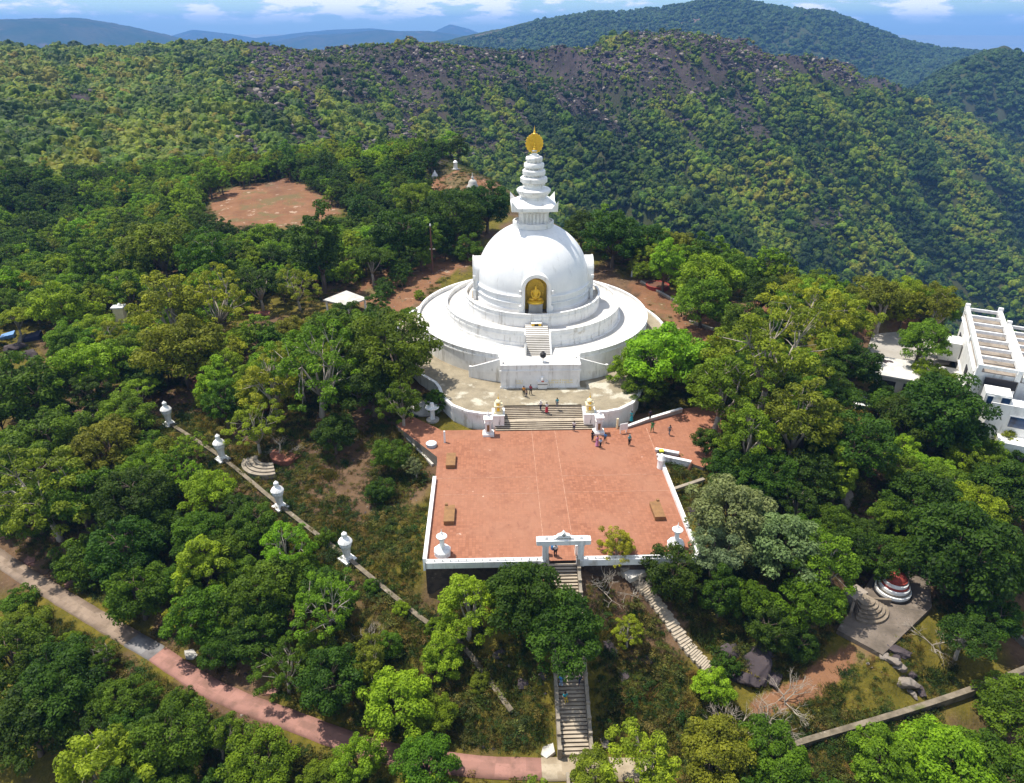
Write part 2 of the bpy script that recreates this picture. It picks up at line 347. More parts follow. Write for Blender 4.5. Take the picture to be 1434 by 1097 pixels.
PADS = [([tuple(at(*q, -6.4)[:2]) for q in ((1305, 850), (1236, 917), (1172, 882), (1185, 845), (1240, 780), (1300, 790))], -7.0), ([tuple(at(*q, .1)[:2]) for q in ((1208, 507), (1222, 468), (1290, 462), (1345, 480), (1330, 508), (1270, 512))], -.25), ([tuple(at(*q, 0)[:2]) for q in ((905, 602), (960, 572), (1010, 566), (1010, 640), (985, 655), (925, 634))], -.5)]
def H(x, y):
    x = np.asarray(x, float); y = np.asarray(y, float)
    z = H0(x, y); D = np.hypot(x-CAM[0], y-CAM[1]); rs = np.hypot(x, y)
    a = sstep(230, 520, D)
    z = z+(fbm(x/14, y/14, 3, 3)-.5)*1.3*(1-.5*a)*sstep(27, 36, np.maximum(rs, 0))
    z = z+a*((fbm(x/75, y/75, 3, 9)-.5)*26+-np.maximum(.60-fbm((x*.8+y*.6)/38, (y*.8-x*.6)/170, 3, 21), 0)*70*sstep(-160, 60, x+.2*(y-300))+(fbm((x*.8+y*.6)/14, (y*.8-x*.6)/60, 2, 25)-.5)*9*sstep(-160, 60, x))
    z = z-a*np.maximum(.55-fbm((x*.82+y*.57)/105+3, (y*.82-x*.57)/520, 2, 61), 0)*150*sstep(-60, 160, x+.2*(y-300))
    z = z-3.0*sstep(420, 720, D)-5*sstep(420, 720, D)*sstep(-60, -220, x)
    z = z+a*np.maximum(fbm(x/22, y/22, 4, 5)-.5, 0)*17*sstep(.35, .8, rockmask(x, y, z))
    for pts, w, off, fall in ((PATH, 1.6, .35, 4), (STAIRL, 2.0, .5, 4), (TRAIL_R, 1.5, .0, 3), (RST, 1.2, .45, 3)):
        d, zz = segd(x, y, pts); k = 1-sstep(w, w+fall, d); z = z*(1-k)+(zz-off)*k
    d, zz = segd(x, y, WALLP); k = 1-sstep(.5, 4, d); z = z*(1-k)+(zz)*k
    d, zz = segd(x, y, RWALL); k = 1-sstep(.5, 4, d); z = z*(1-k)+(zz)*k
    for poly, zt in PADS:
        ins = inpoly(x, y, poly); d, _ = segd(x, y, [(*q, 0) for q in poly]+[(*poly[0], 0)]); d = np.where(ins, 0, d); k = 1-sstep(.3, 3.5, d); z = z*(1-k)+zt*k
    # level pads under the built terraces
    k = 1-sstep(26, 29, rs); z = z*(1-k)+.2*k
    k = (1-sstep(0, 2.5, np.maximum(np.abs(x)-15.7, np.maximum(y+34, -64.6-y)))); z = z*(1-k)+np.minimum(z, -.8)*k
    return z
CREST = [(300, 100), (345, 90), (400, 78), (480, 64), (620, 62), (780, 50), (900, 56), (1000, 48), (1060, 52), (1120, 58), (1180, 88), (1210, 105), (1290, 112)]
def rockmask(x, y, z):
    u, v, Z = proj(np.stack([x, y, z], -1))
    cu = np.array([c[0] for c in CREST], float); cv = np.array([c[1] for c in CREST], float)
    dv = v-np.interp(u, cu, cv)
    w = np.interp(u, [300, 345, 420, 520, 640, 780, 960, 1060, 1200, 1290], [0, 68, 78, 78, 84, 92, 110, 90, 30, 12])
    m = np.where(dv < 0, 1, 1-sstep(.35, 1.25, dv/w))*((u > 310) & (u < 1300))
    n1 = fbm(u/42, v/28, 4, 31); m = m*sstep(.30, .52, n1+.10*(1-np.clip(dv/w, 0, 1)))
    # gullies running down to the right
    g = fbm((u*.55+v*.83)/70, (u*.83-v*.55)/16, 3, 41)
    s = sstep(.49, .62, g)*(1-sstep(110, 215, dv))*((u > 330) & (u < 1080))*.9
    p = sstep(.55, .7, fbm(u/22, v/16, 3, 53))*inpoly(u, v, [(1060, 225), (1110, 235), (1240, 360), (1260, 410), (1180, 370), (1090, 290)])*.6
    e = ((u-560)/95)**2+((v-215)/22)**2; r2 = (1-sstep(.5, 1.1, e))*sstep(.38, .55, fbm(u/16, v/12, 3, 77))
    k = ((u-80)/60)**2+((v-405/3-2)/12)**2; r3 = (1-sstep(.5, 1.1, k))*sstep(.4, .55, n1)
    m = np.maximum.reduce([m, s, p, r2, r3])*(Z > 200)
    return np.clip(m, 0, 1)
def ground_uv(U, V, h=0.0):
    """march view rays to the ground surface raised by h"""
    U = np.atleast_1d(np.asarray(U, float)); V = np.atleast_1d(np.asarray(V, float)); h = np.broadcast_to(h, U.shape)
    r = np.stack([ray(a, b) for a, b in zip(U, V)]); t = np.full(U.shape, 30.0); done = np.zeros(U.shape, bool); tp = t.copy()
    r = r/np.hypot(r[:, 0], r[:, 1])[:, None]
    for i in range(260):
        P = CAM+r*t[:, None]; below = P[:, 2] < H0(P[:, 0], P[:, 1])+h
        done |= below
        if done.all() or t.min() > 1600: break
        tp = np.where(done, tp, t); t = np.where(done, t, t*1.02+.3)
    lo, hi = tp, t
    for i in range(14):
        m = (lo+hi)/2; P = CAM+r*m[:, None]; b = P[:, 2] < H(P[:, 0], P[:, 1])+h
        hi = np.where(b, m, hi); lo = np.where(b, lo, m)
    P = CAM+r*hi[:, None]; return P[:, 0], P[:, 1], done
CLEAR_DIRT = [at(*p)[:2] for p in ((288, 270, 2), (400, 247, 2.4), (482, 296, 1.5), (414, 318, 1.2), (306, 314, 1.2))]
YARD_POLY = [(505, 395), (600, 352), (655, 372), (600, 402), (565, 440), (525, 440), (490, 425)]
YARD2 = [(895, 392), (950, 405), (1010, 455), (1000, 500), (955, 470), (905, 430), (880, 395)]
YARD3 = [(1040, 392), (1090, 398), (1085, 440), (1040, 440)]
def build_terrain():
    nr, na = 330, 330
    rr = 9*np.exp(np.linspace(0, math.log(1750/9), nr)); aa = np.linspace(R(-56), R(56), na)
    rg, ag = np.meshgrid(rr, aa, indexing='ij')
    x = CAM[0]+rg*np.sin(ag+PS); y = CAM[1]+rg*np.cos(ag+PS); z = H(x, y)
    rim = (rg > 1500); z = np.where(rim, z-(rg-1500)*1.2, z)
    V = np.stack([x, y, z], -1).reshape(-1, 3)
    i = np.arange((nr-1)*na).reshape(nr-1, na)[:, :-1].ravel()
    me = npmesh('hill', V, np.stack([i, i+1, i+na+1, i+na], 1), [M['ground']], smooth=True)
    u, v, Z = proj(V); D = np.hypot(V[:, 0]-CAM[0], V[:, 1]-CAM[1])
    rock = rockmask(V[:, 0], V[:, 1], V[:, 2])
    far = sstep(200, 300, D)
    moss = sstep(.42, .6, fbm(V[:, 0]/9, V[:, 1]/9, 4, 61)+.12*inpoly(u, v, [(460, 730), (610, 790), (610, 900), (500, 800)])+.25*inpoly(u, v, [(925, 630), (1000, 660), (1000, 800), (960, 760)])
                 + .08*(v > 880) + .35*inpoly(u, v, [(560, 570), (690, 590), (690, 605), (630, 602)]) - .2*inpoly(u, v, [(390, 600), (560, 560), (570, 700), (430, 720)]))
    dirt = np.zeros(len(V))
    for poly in (YARD_POLY, YARD2, YARD3, [(590, 262), (640, 236), (700, 262), (690, 275), (600, 275)], [(1200, 440), (1290, 450), (1290, 470), (1200, 470)], [(1050, 985), (1140, 930), (1215, 890), (1225, 915), (1150, 975), (1060, 1010)]):
        dirt = np.maximum(dirt, inpoly(u+(fbm(V[:, 0]/5, V[:, 1]/5, 3, 8)-.5)*26, v+(fbm(V[:, 0]/5, V[:, 1]/5, 3, 18)-.5)*16, poly))
    dirt = np.maximum(dirt, inpoly(V[:, 0], V[:, 1], CLEAR_DIRT))
    far = far*(1-dirt)
    for n, a in (('rock', rock), ('far', far), ('moss', moss), ('dirt', dirt)):
        at_ = me.attributes.new(n, 'FLOAT', 'POINT'); at_.data.foreach_set('value', a.astype(np.float32))
    o = bpy.data.objects.new('hill_ground', me); COL.objects.link(o); tag(o, kind='structure')
build_terrain()
# the plain below, out to the horizon
def build_plain():
    m, nt, b = newmat('plain_fields')
    c = mix(nt, noise_fac(nt, .002, .4, .65), (.16, .18, .10), (.30, .28, .18)); nt.links.new(c, b.inputs['Base Color']); b.inputs['Roughness'].default_value = 1
    mb = MB(); n = 64; mb.v = [(0, 0, -262)]+[(40000*math.cos(2*math.pi*i/n), 40000*math.sin(2*math.pi*i/n), -262) for i in range(n)]
    mb.f = [(0, i+1, (i+1) % n+1) for i in range(n)]; mb.m = [0]*n
    tag(mb.build('plain', m), kind='structure')
build_plain()
# distant hills: real ridges, each at its own distance
def mat_hill():
    m, nt, b = newmat('far_hill_cover')
    c = mix(nt, noise_fac(nt, .004, .4, .62, detail=8), (.028, .05, .016), (.06, .065, .03))
    c = mix(nt, noise_fac(nt, .03, .5, .75, detail=6), c, (.015, .03, .01))
    c = mix(nt, noise_fac(nt, .006, .60, .68, detail=9), c, (.13, .095, .075))
    nt.links.new(c, b.inputs['Base Color']); b.inputs['Roughness'].default_value = 1; b.inputs['Specular IOR Level'].default_value = 0
    return m
M['hill'] = mat_hill()
def far_hill(name, crest, D, depth, rough, seed, nu=260, nv=46):
    """crest: (u,v) along the skyline as seen in the photo, at distance D (or (D0,D1))"""
    cu = np.array([c[0] for c in crest], float); cv = np.array([c[1] for c in crest], float)
    D0, D1 = D if isinstance(D, tuple) else (D, D)
    us = np.linspace(cu[0], cu[-1], nu); vs = np.interp(us, cu, cv); V = np.zeros((nu, nv, 3))
    Ds = np.linspace(D0, D1, nu)
    for i in range(nu):
        top = pd(us[i], vs[i], Ds[i]); base = pd(us[i], 600, 1.0)-CAM; d = base[:2]/np.hypot(*base[:2]); hgt = top[2]+262
        for j in range(nv):
            t = (j/(nv-1))*2-1
            prof = math.cos(t*math.pi/2)**1.25 if t < 0 else math.cos(t*math.pi/2)
            V[i, j, :2] = top[:2]+d*t*depth; V[i, j, 2] = -262+hgt*prof-4*(abs(t) > .98)
    k = np.sin(np.linspace(0, math.pi, nv))[None, :]*0+1
    X, Y = V[..., 0], V[..., 1]; edge = np.minimum(1, np.abs(np.linspace(-1, 1, nv)))[None, :]
    V[..., 2] += (fbm(X/(depth*.22), Y/(depth*.22), 5, seed)-.5)*rough*2*(.15+edge)*(1-edge**6)+(fbm(X/25, Y/25, 2, seed+5)-.5)*rough*.10
    i = (np.arange(nu-1)[:, None]*nv+np.arange(nv-1)[None, :]).ravel()
    me = npmesh(name, V.reshape(-1, 3), np.stack([i, i+1, i+nv+1, i+nv], 1), [M['hill']], smooth=True)
    o = bpy.data.objects.new(name, me); COL.objects.link(o); tag(o, kind='structure'); return V
BACKHILL = far_hill('hill_behind', [(560, 75), (640, 58), (690, 45), (760, 28), (840, 18), (900, 19), (935, 17), (975, 8), (1010, 1), (1055, 1), (1110, 12), (1160, 18), (1210, 38), (1260, 58), (1300, 68), (1360, 71), (1420, 78), (1500, 92)], (2700, 2900), 1400, 80, 3, 420, 70)
RIGHTHILL = far_hill('hill_right', [(1270, 130), (1310, 106), (1340, 88), (1370, 75), (1398, 68), (1425, 70), (1450, 78), (1520, 90), (1600, 120)], (1600, 1750), 620, 90, 13, 260, 70)
far_hill('hill_left', [(-300, 75), (-80, 36), (0, 26), (60, 25), (110, 25), (150, 31), (200, 41), (240, 50), (270, 57), (300, 62)], (6200, 6800), 1900, 75, 23)
far_hill('distant_ridge', [(380, 60), (430, 50), (480, 47), (530, 42), (560, 44), (600, 43), (650, 50), (700, 56), (740, 62)], 8200, 1700, 50, 33, 160, 30)
far_hill('distant_ridge', [(230, 54), (270, 42), (320, 47), (360, 54), (420, 46), (460, 42), (520, 40), (600, 48), (630, 34), (655, 40), (700, 58)], 10800, 1700, 40, 43, 160, 30)

# ------------------------------------------------------------------ the white stupa
W, DM, WF = M['white'], M['dome'], M['wfloor']
st = empty('stupa', (0, 0, 0), 0, 'huge white domed stupa on three round terraces with a ringed spire', 'stupa')
PI = math.pi
def front_gap(r, hw): return -PI/2+math.asin(hw/r), 1.5*PI-math.asin(hw/r)
# outer terrace
mb = MB(); mb.lathe([(21.85, .0), (21.85, 5.1), (21.95, 5.1), (21.95, 5.35), (21.5, 5.35)], 160); mb.build('terrace_wall', W, st, True)
ot = MB().lathe([(21.6, 5.4), (0, 5.4)], 96)
ot = ot.build('terrace_floor', WF, st)
def parapet(r, z0, z1, hw, parent, n=150):
    a0, a1 = front_gap(r, hw); mb = MB(); mb.ringwall(r-.22, r, z0, z1-.14, a0, a1, n); mb.ringwall(r-.30, r+.09, z1-.14, z1, a0, a1, n)
    k = int((a1-a0)*r/1.9)
    for i in range(k+1):
        a = a0+(a1-a0)*i/k; mb.box((r)*math.cos(a), (r)*math.sin(a), z0, .13, .26, z1-z0-.16, a)
    mb.ringwall(r+.0, r+.05, z0-.02, z0+.12, a0, a1, n)
    return mb.build('parapet', W, parent)
parapet(21.85, 5.36, 6.15, 6.9, st)
mt = MB().lathe([(16.5, 5.4), (16.5, 6.2), (16.42, 6.25), (16.42, 7.3), (16.5, 7.3), (16.5, 7.48), (16.2, 7.48)], 140).build('terrace_wall', W, st, True)
MB().lathe([(16.35, 7.5), (0, 7.5)], 96).build('terrace_floor', WF, st)
parapet(16.45, 7.48, 8.35, 2.35, st, 120)
MB().lathe([(12.7, 7.5), (12.7, 9.0), (12.78, 9.02), (12.78, 9.18), (12.4, 9.18)], 120).build('terrace_wall', W, st, True)
MB().lathe([(12.6, 9.2), (0, 9.2)], 96).build('terrace_floor', WF, st)
parapet(12.7, 9.18, 9.98, .01, st, 110)
# kerb line at the foot of the middle wall
MB().lathe([(16.9, 5.4), (16.9, 5.55), (16.45, 5.55)], 120).build('kerb_step', W, st)
# dome with its bands, open where the four niches are
NW = 1.95
def dskip(c):
    for a in (-PI/2, 0, PI/2, PI):
        d = (math.cos(a), math.sin(a)); t = c[0]*d[0]+c[1]*d[1]; s = -c[0]*d[1]+c[1]*d[0]
        if t > 5 and c[2] < 14.15 and abs(s) < NW+.1: return True
        if t > 5 and c[2] >= 14.15 and math.hypot(s, c[2]-14.15) < NW+.1: return True
    return False
prof = [(10.75, 9.2), (10.75, 9.9), (10.62, 9.95), (10.62, 10.9), (10.78, 10.95), (10.78, 11.1), (10.52, 11.15), (10.52, 12.05), (10.72, 12.1), (10.72, 12.35), (10.36, 12.45)]
pr2 = []
for (a, b) in zip(prof[:-1], prof[1:]):
    k = max(1, int(math.hypot(b[0]-a[0], b[1]-a[1])/.16))
    pr2 += [(a[0]+(b[0]-a[0])*i/k, a[1]+(b[1]-a[1])*i/k) for i in range(k)]
pr2 += [(10.36*math.cos(a), 12.75+10.2*math.sin(a)) for a in np.linspace(0, R(71), 86)]
MB().lathe(pr2, 420, skip=dskip).build('dome', DM, st, True)
def arch(hw, zb, zs, n=22):
    return [(hw, zb)]+[(hw*math.cos(t), zs+hw*math.sin(t)) for t in np.linspace(0, PI, n)]+[(-hw, zb)]
for k, a in enumerate((-PI/2, 0, PI/2, PI)):
    nb = empty('niche', (0, 0, 0)); nb.parent = st; nb.rotation_euler = (0, 0, a+PI/2)
    mb = MB(); o, i_ = arch(2.5, 9.2, 14.15), arch(NW, 9.2, 14.15); n = len(o)
    yf, yb = (-11.55 if k == 0 else -11.0), -8.6
    v = [(x, yf, z) for x, z in o]+[(x, yf, z) for x, z in i_]+[(x, yb, z) for x, z in o]+[(x, yb, z) for x, z in i_]; f = []
    for j in range(n-1): f += [(j, j+1, n+j+1, n+j), (j+1, j, 2*n+j, 2*n+j+1), (n+j, n+j+1, 3*n+j+1, 3*n+j)]
    mb.add(v, f)
    # raised moulding round the arch
    o2, i2 = arch(2.62, 9.2, 14.15), arch(2.2, 9.2, 14.15); v = []
    for yy in (yf-.15, yf-.002): v += [(x, yy, z) for x, z in o2]+[(x, yy, z) for x, z in i2]
    f = []
    for j in range(n-1): f += [(j, j+1, n+j+1, n+j), (j+1, j, 2*n+j, 2*n+j+1), (n+j, n+j+1, 3*n+j+1, 3*n+j)]
    mb.add(v, f)
    for s in (-1, 1): mb.box(s*2.75, yf+.1, 9.2, .45, .55, 1.9); mb.box(s*2.75, yf+.1, 13.2, .42, .5, .6)
    mb.build('niche_frame', W, nb)
    b_ = MB(); bi = arch(NW+.02, 9.2, 14.15); b_.add([(x, -8.62, z) for x, z in bi], [tuple(range(len(bi)))]); b_.build('niche_back', M['yellow'], nb)
    MB().box(0, -10.0, 9.2, 3.86, 2.9, .12).build('niche_floor', M['stone'], nb)
# neck: round wall, pilastered drum, square cornice with horned corners
MB().lathe([(3.2, 22.3), (3.72, 22.35), (3.72, 23.2), (3.45, 23.28), (3.45, 23.0), (2.6, 23.0)], 48).build('neck_wall', W, st, True)
mb = MB().box(0, 0, 22.6, 4.7, 4.7, 2.7)
for s in range(4):
    a = s*PI/2
    for k in range(7):
        p = -2.35+.39+k*(4.7-.78)/6; x, y = p, -2.42
        mb.box(x*math.cos(a)-y*math.sin(a), x*math.sin(a)+y*math.cos(a), 23.0, .36, .34, 2.1, a)
mb.build('pilaster_drum', W, st)
mb = MB()
for z, w0, h in ((25.15, 5.3, .25), (25.4, 6.2, .25)): mb.box(0, 0, z, w0, w0, h)
mb.box(0, 0, 25.65, 8.1, 8.1, .55)
hc = 4.05; v = [(-hc, -hc, 26.2), (hc, -hc, 26.2), (hc, hc, 26.2), (-hc, hc, 26.2)]
v += [(2.2*x/hc, 2.2*y/hc, 27.25) for x, y, z in v[:4]]
mb.add(v, [(0, 1, 5, 4), (1, 2, 6, 5), (2, 3, 7, 6), (3, 0, 4, 7), (4, 5, 6, 7)])
for sx in (-1, 1):
    for sy in (-1, 1):
        t = [(sx*hc, sy*hc, 26.2), (sx*(hc-1.1), sy*hc, 26.2), (sx*hc, sy*(hc-1.1), 26.2), (sx*(hc-.35), sy*(hc-.35), 26.2), (sx*(hc+.05), sy*(hc+.05), 27.55)]
        mb.add(t, [(0, 1, 4), (1, 3, 4), (3, 2, 4), (2, 0, 4)])
mb.build('square_cornice', W, st)
sp = empty('spire', (0, 0, 0)); sp.parent = st
MB().lathe([(2.2, 27.0), (2.25, 27.6), (2.45, 27.7), (3.05, 28.45), (3.05, 28.75), (2.8, 28.95), (1.75, 29.05), (1.7, 29.7), (0, 29.7)], 48).build('lotus_ring', W, sp, True)
for z, r, h in ((29.95, 2.4, 1.0), (31.25, 2.03, .95), (32.45, 1.78, .88), (33.55, 1.48, .78)):
    MB().lathe([(r*.72, z-.32), (r*.72, z), (r*.93, z+.03), (r, z+.16), (r, z+h-.18), (r*.93, z+h-.03), (r*.6, z+h+.05), (r*.55, z+h+.3), (0, z+h+.3)], 44).build('ring', W, sp, True)
    gear = [((r*.66 if k % 4 < 2 else r*.84)*math.cos(2*PI*(k+.5)/48), (r*.66 if k % 4 < 2 else r*.84)*math.sin(2*PI*(k+.5)/48)) for k in range(48)]
    MB().prism(gear, z-.34, z+.02).build('ring_bracket', W, sp)
MB().lathe([(.75, 34.2), (.5, 34.5), (.42, 34.95), (.5, 35.0), (0, 35.0)], 20).build('spire_neck', W, sp, True)
gd = MB(); cz_ = 36.5
sc_ = [((1.52+.07*math.cos(20*t))*math.cos(t), cz_+(1.6+.07*math.cos(20*t))*math.sin(t)) for t in np.linspace(0, 2*PI, 121)[:-1]]
n = len(sc_); v = [(x, -.14, z) for x, z in sc_]+[(x, .14, z) for x, z in sc_]
gd.add(v, [tuple(range(n)), tuple(range(2*n-1, n-1, -1))]+[(i, n+i, n+(i+1) % n, (i+1) % n) for i in range(n)])
for r0, r1, y in ((1.32, 1.2, -.2), (.95, .86, -.2)):
    v = []; m_ = 48
    for i in range(m_):
        t = 2*PI*i/m_
        for r, yy in ((r0, -.13), (r0, y), (r1, y), (r1, -.13)): v.append((r*math.cos(t), yy, cz_+r*math.sin(t)))
    gd.add(v, [(i*4+j, ((i+1) % m_)*4+j, ((i+1) % m_)*4+(j+1) % 4, i*4+(j+1) % 4) for i in range(m_) for j in range(3)])
for k in range(28):
    t = 2*PI*k/28; c, s = math.cos(t), math.sin(t)
    gd.tube([(c*.3, -.15, cz_+s*.3), (c*1.24, -.15, cz_+s*1.24)], .03, 4)
gdo = gd.build('gold_disc', M['gold'], st)
MB().lathe([(.3, 37.95), (.34, 38.1), (.14, 38.3), (.2, 38.45), (.08, 38.6), (.05, 39.1), (.0, 39.5)], 12).build('gold_spike', M['gold'], gdo, True)
mb = MB().lathe([(.0, 0), (.42, 0), (.46, .16), (.3, .22), (.0, .24)], 16, (0, -.3, 35.25)); mb.build('lotus_seat', M['white'], gdo, True)
mb = MB().lathe([(0, 0), (.36, .02), (.38, .16), (.22, .26), (.26, .5), (.2, .66), (.08, .72), (.08, .76), (.15, .86), (.14, .98), (.05, 1.1), (0, 1.15)], 14, (0, -.32, 35.5)); mb.build('relief_figure', M['gold'], gdo, True)
# front block, its parapets and the two curved side stairs
mb = MB().box(0, -22.6, .0, 12.9, 5.0, 5.35); mb.box(0, -25.16, 4.95, 13.2, .16, .2); mb.box(0, -25.14, 1.9, 13.1, .14, .35)
fb = mb.build('front_block', W, st)
MB().box(0, -22.4, 5.352, 12.3, 5.0, .05).build('block_floor', WF, st)
mb = MB(); mb.box(0, -24.98, 5.35, 12.9, .24, .62); mb.box(0, -24.98, 5.97, 13.05, .36, .15)
for k in range(14): mb.box(-6.2+k*12.4/13, -25.12, 5.36, .14, .08, .6)
for s in (-1, 1):
    mb.box(s*6.33, -23.75, 5.35, .24, 2.2, .62); mb.box(s*6.33, -23.72, 5.97, .36, 2.16, .15); mb.box(s*6.33, -22.6, 5.35, .42, .42, .95)
mb.build('parapet', W, st)
for s in (-1, 1):
    t0, t1 = math.asin(6.45/23.8), math.asin(11.5/23.8); sg = lambda t: -PI/2+s*t
    stp = MB(); N = 15
    for i in range(N):
        a, b = t0+(t1-t0)*i/N, t0+(t1-t0)*(i+1)/N; z = 5.35-(5.35-2.15)*(i+1)/N
        stp.ringwall(21.86, 23.58, 1.0, z, *sorted((sg(a), sg(b))), n=2)
    stp.build('side_stair', WF, st)
    top = lambda t: (6.12-(6.12-3.75)*(t if s > 0 else 1-t))
    mb = MB(); e0, e1 = sorted((sg(t0), sg(t1)))
    mb.ringwall(23.6, 23.82, .8, 0, e0, e1, 20, zf=top)
    mb.ringwall(23.52, 23.92, 3.4, 0, e0, e1, 20, zf=lambda t: top(t)+.12)
    a = sg(t1); mb.box(23.72*math.cos(a), 23.72*math.sin(a), 1.2, .42, .42, 2.8, a)
    # lattice of the sloping balustrade
    for i in range(1, 14):
        t = i/14; a = e0+(e1-e0)*t; mb.box(23.84*math.cos(a), 23.84*math.sin(a), top(t)-.75, .1, .12, .74, a)
    mb.build('stair_parapet', W, st)
# stair from the lower to the middle terrace, then low steps across it
mb = MB(); mr = MB(); N = 11
for i in range(N):
    y0 = -19.85+i*.31; z1 = 5.4+(i+1)*2.1/N
    mb.box(0, (y0-16.4)/2, 5.36, 4.0, -16.4-y0, z1-5.36); mr.box(0, y0-.012, z1-.15, 3.98, .02, .11)
for i in range(6):
    y0 = -16.38+i*.6; z1 = 7.5+(i+1)*.11
    mb.box(0, (y0-12.75)/2, 7.4, 3.9-.002*i, -12.75-y0, z1-7.4); mr.box(0, y0-.012, z1-.09, 3.88, .02, .07)
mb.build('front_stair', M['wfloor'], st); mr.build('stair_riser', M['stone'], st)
for s in (-1, 1): MB().prism([(s*2.0, -19.9), (s*2.24, -19.9), (s*2.24, -16.2), (s*2.0, -16.2)][::s], 5.36, [5.6, 5.6, 7.75, 7.75]).build('stair_cheek', W, st)
# faded lettering and the small offering shelf on the front wall
for (x0, x1) in ((-3.9, -2.9), (1.4, 5.2)):
    mb = MB()
    for row in range(2):
        x = x0
        while x < x1:
            wd = rnd.uniform(.1, .2); mb.box(x+wd/2, -25.115, 2.75+row*.42, wd, .03, rnd.choice((.24, .3, .2))); x += wd+rnd.choice((.06, .06, .22))
    mb.build('wall_lettering', M['cream'], st)
mb = MB().box(.35, -25.35, 2.0, 1.5, .5, 1.15); mb.box(.35, -25.62, 2.75, 1.6, .06, .12, mi=1); mb.box(.35, -25.3, 3.15, 1.7, .6, .1)
mb.build('offering_shelf', [W, M['darkconc']], st)
sm = empty('small_stupa_relief', (.35, -25.3, 3.25), 0, 'small white dome with a red opening above the shelf on the front wall', 'ornament')
MB().lathe([(.42, 0), (.42, .35), (.38, .6), (.25, .82), (.08, .95), (.06, 1.25), (0, 1.3)], 20).build('ornament_dome', W, sm, True)
MB().lathe([(.0, 0), (.22, 0), (.22, .12), (0, .14)], 12, (0, -.34, .12)).build('ornament_opening', M['redp'], sm)

# ------------------------------------------------------------------ apron (lower platform), its wall and stair
AP = []
fr = [(-25.0, -7.0), (-23.4, -13.5), (-20.2, -19.5), (-17.2, -23.2), (-16.4, -25.2), (-15.7, -28.3), (-14.0, -31.2), (-11.7, -33.1), (-9.5, -33.85), (-6.6, -34.0)]
a = np.linspace(PI+.27, -.27, 70)
ring = [(26*math.cos(t), 26*math.sin(t)) for t in a]
poly = ring+[(-x, y) for x, y in fr]+[(6.6, -31.4), (-6.6, -31.4)]+fr[::-1]
ap = empty('apron', (0, 0, 0), 0, 'stained stone apron with a low curved white retaining wall around the stupa', 'platform')
MB().prism(poly, -1.5, 1.96, 0, 1).build('apron_slab', [W, M['apron']], ap)
def kerb(pts, w, z0, z1, name, mat, par):
    mb = MB(); P = [np.array(p) for p in pts]; L = []
    for i, p in enumerate(P):
        d = P[min(i+1, len(P)-1)]-P[max(i-1, 0)]; d = d/np.hypot(*d); n_ = np.array((-d[1], d[0]))*w/2
        L.append((p+n_, p-n_))
    for i in range(len(P)-1):
        mb.prism([L[i][0], L[i][1], L[i+1][1], L[i+1][0]], z0, z1)
    return mb.build(name, mat, par)
wl = MB(); full = fr[::-1]+ring+[(-x, y) for x, y in fr]
kerb(full, .5, 1.9, 2.32, 'kerb', W, ap)
for k in (3, 6):
    for s in (-1, 1): MB().box(s*(fr[k][0]-.1), fr[k][1]-.1, 0, .18, .18, 1.9).build('wall_pilaster', W, ap)

gs = empty('grand_stair', (0, -31.4, 0), 0, 'wide worn stone stair in two flights from the red terrace to the apron', 'stairs')
mb = MB(); ms = MB()
for i in range(7):
    y0 = -33.15+i*.28; zt = .82+(i+1)*(1.96-.82)/7
    mb.box(0, (y0-31.0)/2+31.4, .3, 12.1, -31.0-y0, zt-.3); ms.box(0, y0+31.4-.015, zt-.15, 12.08, .02, .12)
for i in range(5):
    y0 = -35.45+i*.33; zt = (i+1)*.82/5
    mb.box(0, (y0-33.0)/2+31.4, -.3, 14.9, -33.0-y0, zt+.3); ms.box(0, y0+31.4-.015, zt-.15, 14.88, .02, .125)
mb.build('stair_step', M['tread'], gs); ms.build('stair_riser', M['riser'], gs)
# ------------------------------------------------------------------ red terrace
tr = empty('terrace', (0, -50, 0), 0, 'broad red tiled terrace with low white edges in front of the stupa', 'terrace')
def P2(u, v, z=0): q = at(u, v, z); return (q[0], q[1])
ext = [(15.7, -35.2), P2(880, 600), P2(960, 572), P2(1010, 566), P2(1010, 640), P2(985, 655), P2(925, 634), (15.7, -42.2)]
mb = MB().prism([(-15.7, -35.0), (15.7, -35.0), (15.7, -64.7), (-15.7, -64.7)], -4.6, 0, 0, 1); mb.build('terrace_slab', [M['rough'], M['plaza']], tr, loc=(0, 50, 0))
mb = MB().prism(ext, -1.6, -.004, 0, 1); mb.build('side_terrace', [M['darkconc'], M['plaza']], tr, loc=(0, 50, 0))
mb = MB().prism([(-15.7, -35.6), P2(617, 602), P2(575, 582), P2(555, 596), P2(612, 640), (-15.7, -43.6)], -1.8, -.006, 0, 1); mb.build('side_path', [M['darkconc'], M['plaza']], tr, loc=(0, 50, 0))
mb = MB()
for x in (-1.95, 1.55): mb.box(x, -49.7, .002, .07, 28.6, .02)
for y in (-47.8, -51.6):
    mb.box(-8.85, y, .001, 13.6, .06, .02); mb.box(8.65, y+.12, .002, 14.0, .06, .02)
mb.box(15.6, -38.4, .001, .12, 6.2, .012)
mb.build('paving_joint', M['joint'], tr, loc=(0, 50, 0))
mb = MB()
mb.box(-15.75, -56.3, -1.2, .45, 16.6, 1.75); mb.box(15.75, -55.0, -1.2, .45, 19.3, 1.75)
mb.box(-8.9, -64.75, -.6, 13.4, .5, .85); mb.box(8.9, -64.75, -.6, 13.2, .5, .85)
for x0, x1 in ((-15.6, -2.4), (2.5, 15.6)):
    pass
mb.build('edge_wall', W, tr, loc=(0, 50, 0))
mb = MB()
for k in range(15):
    for s in (-1, 1):
        x = s*(2.9+k*.9); mb.box(x, -64.75, .25, .12, .12, .25)
mb.box(-8.9, -64.75, .5, 13.2, .14, .08); mb.box(8.9, -64.75, .5, 13.0, .14, .08)
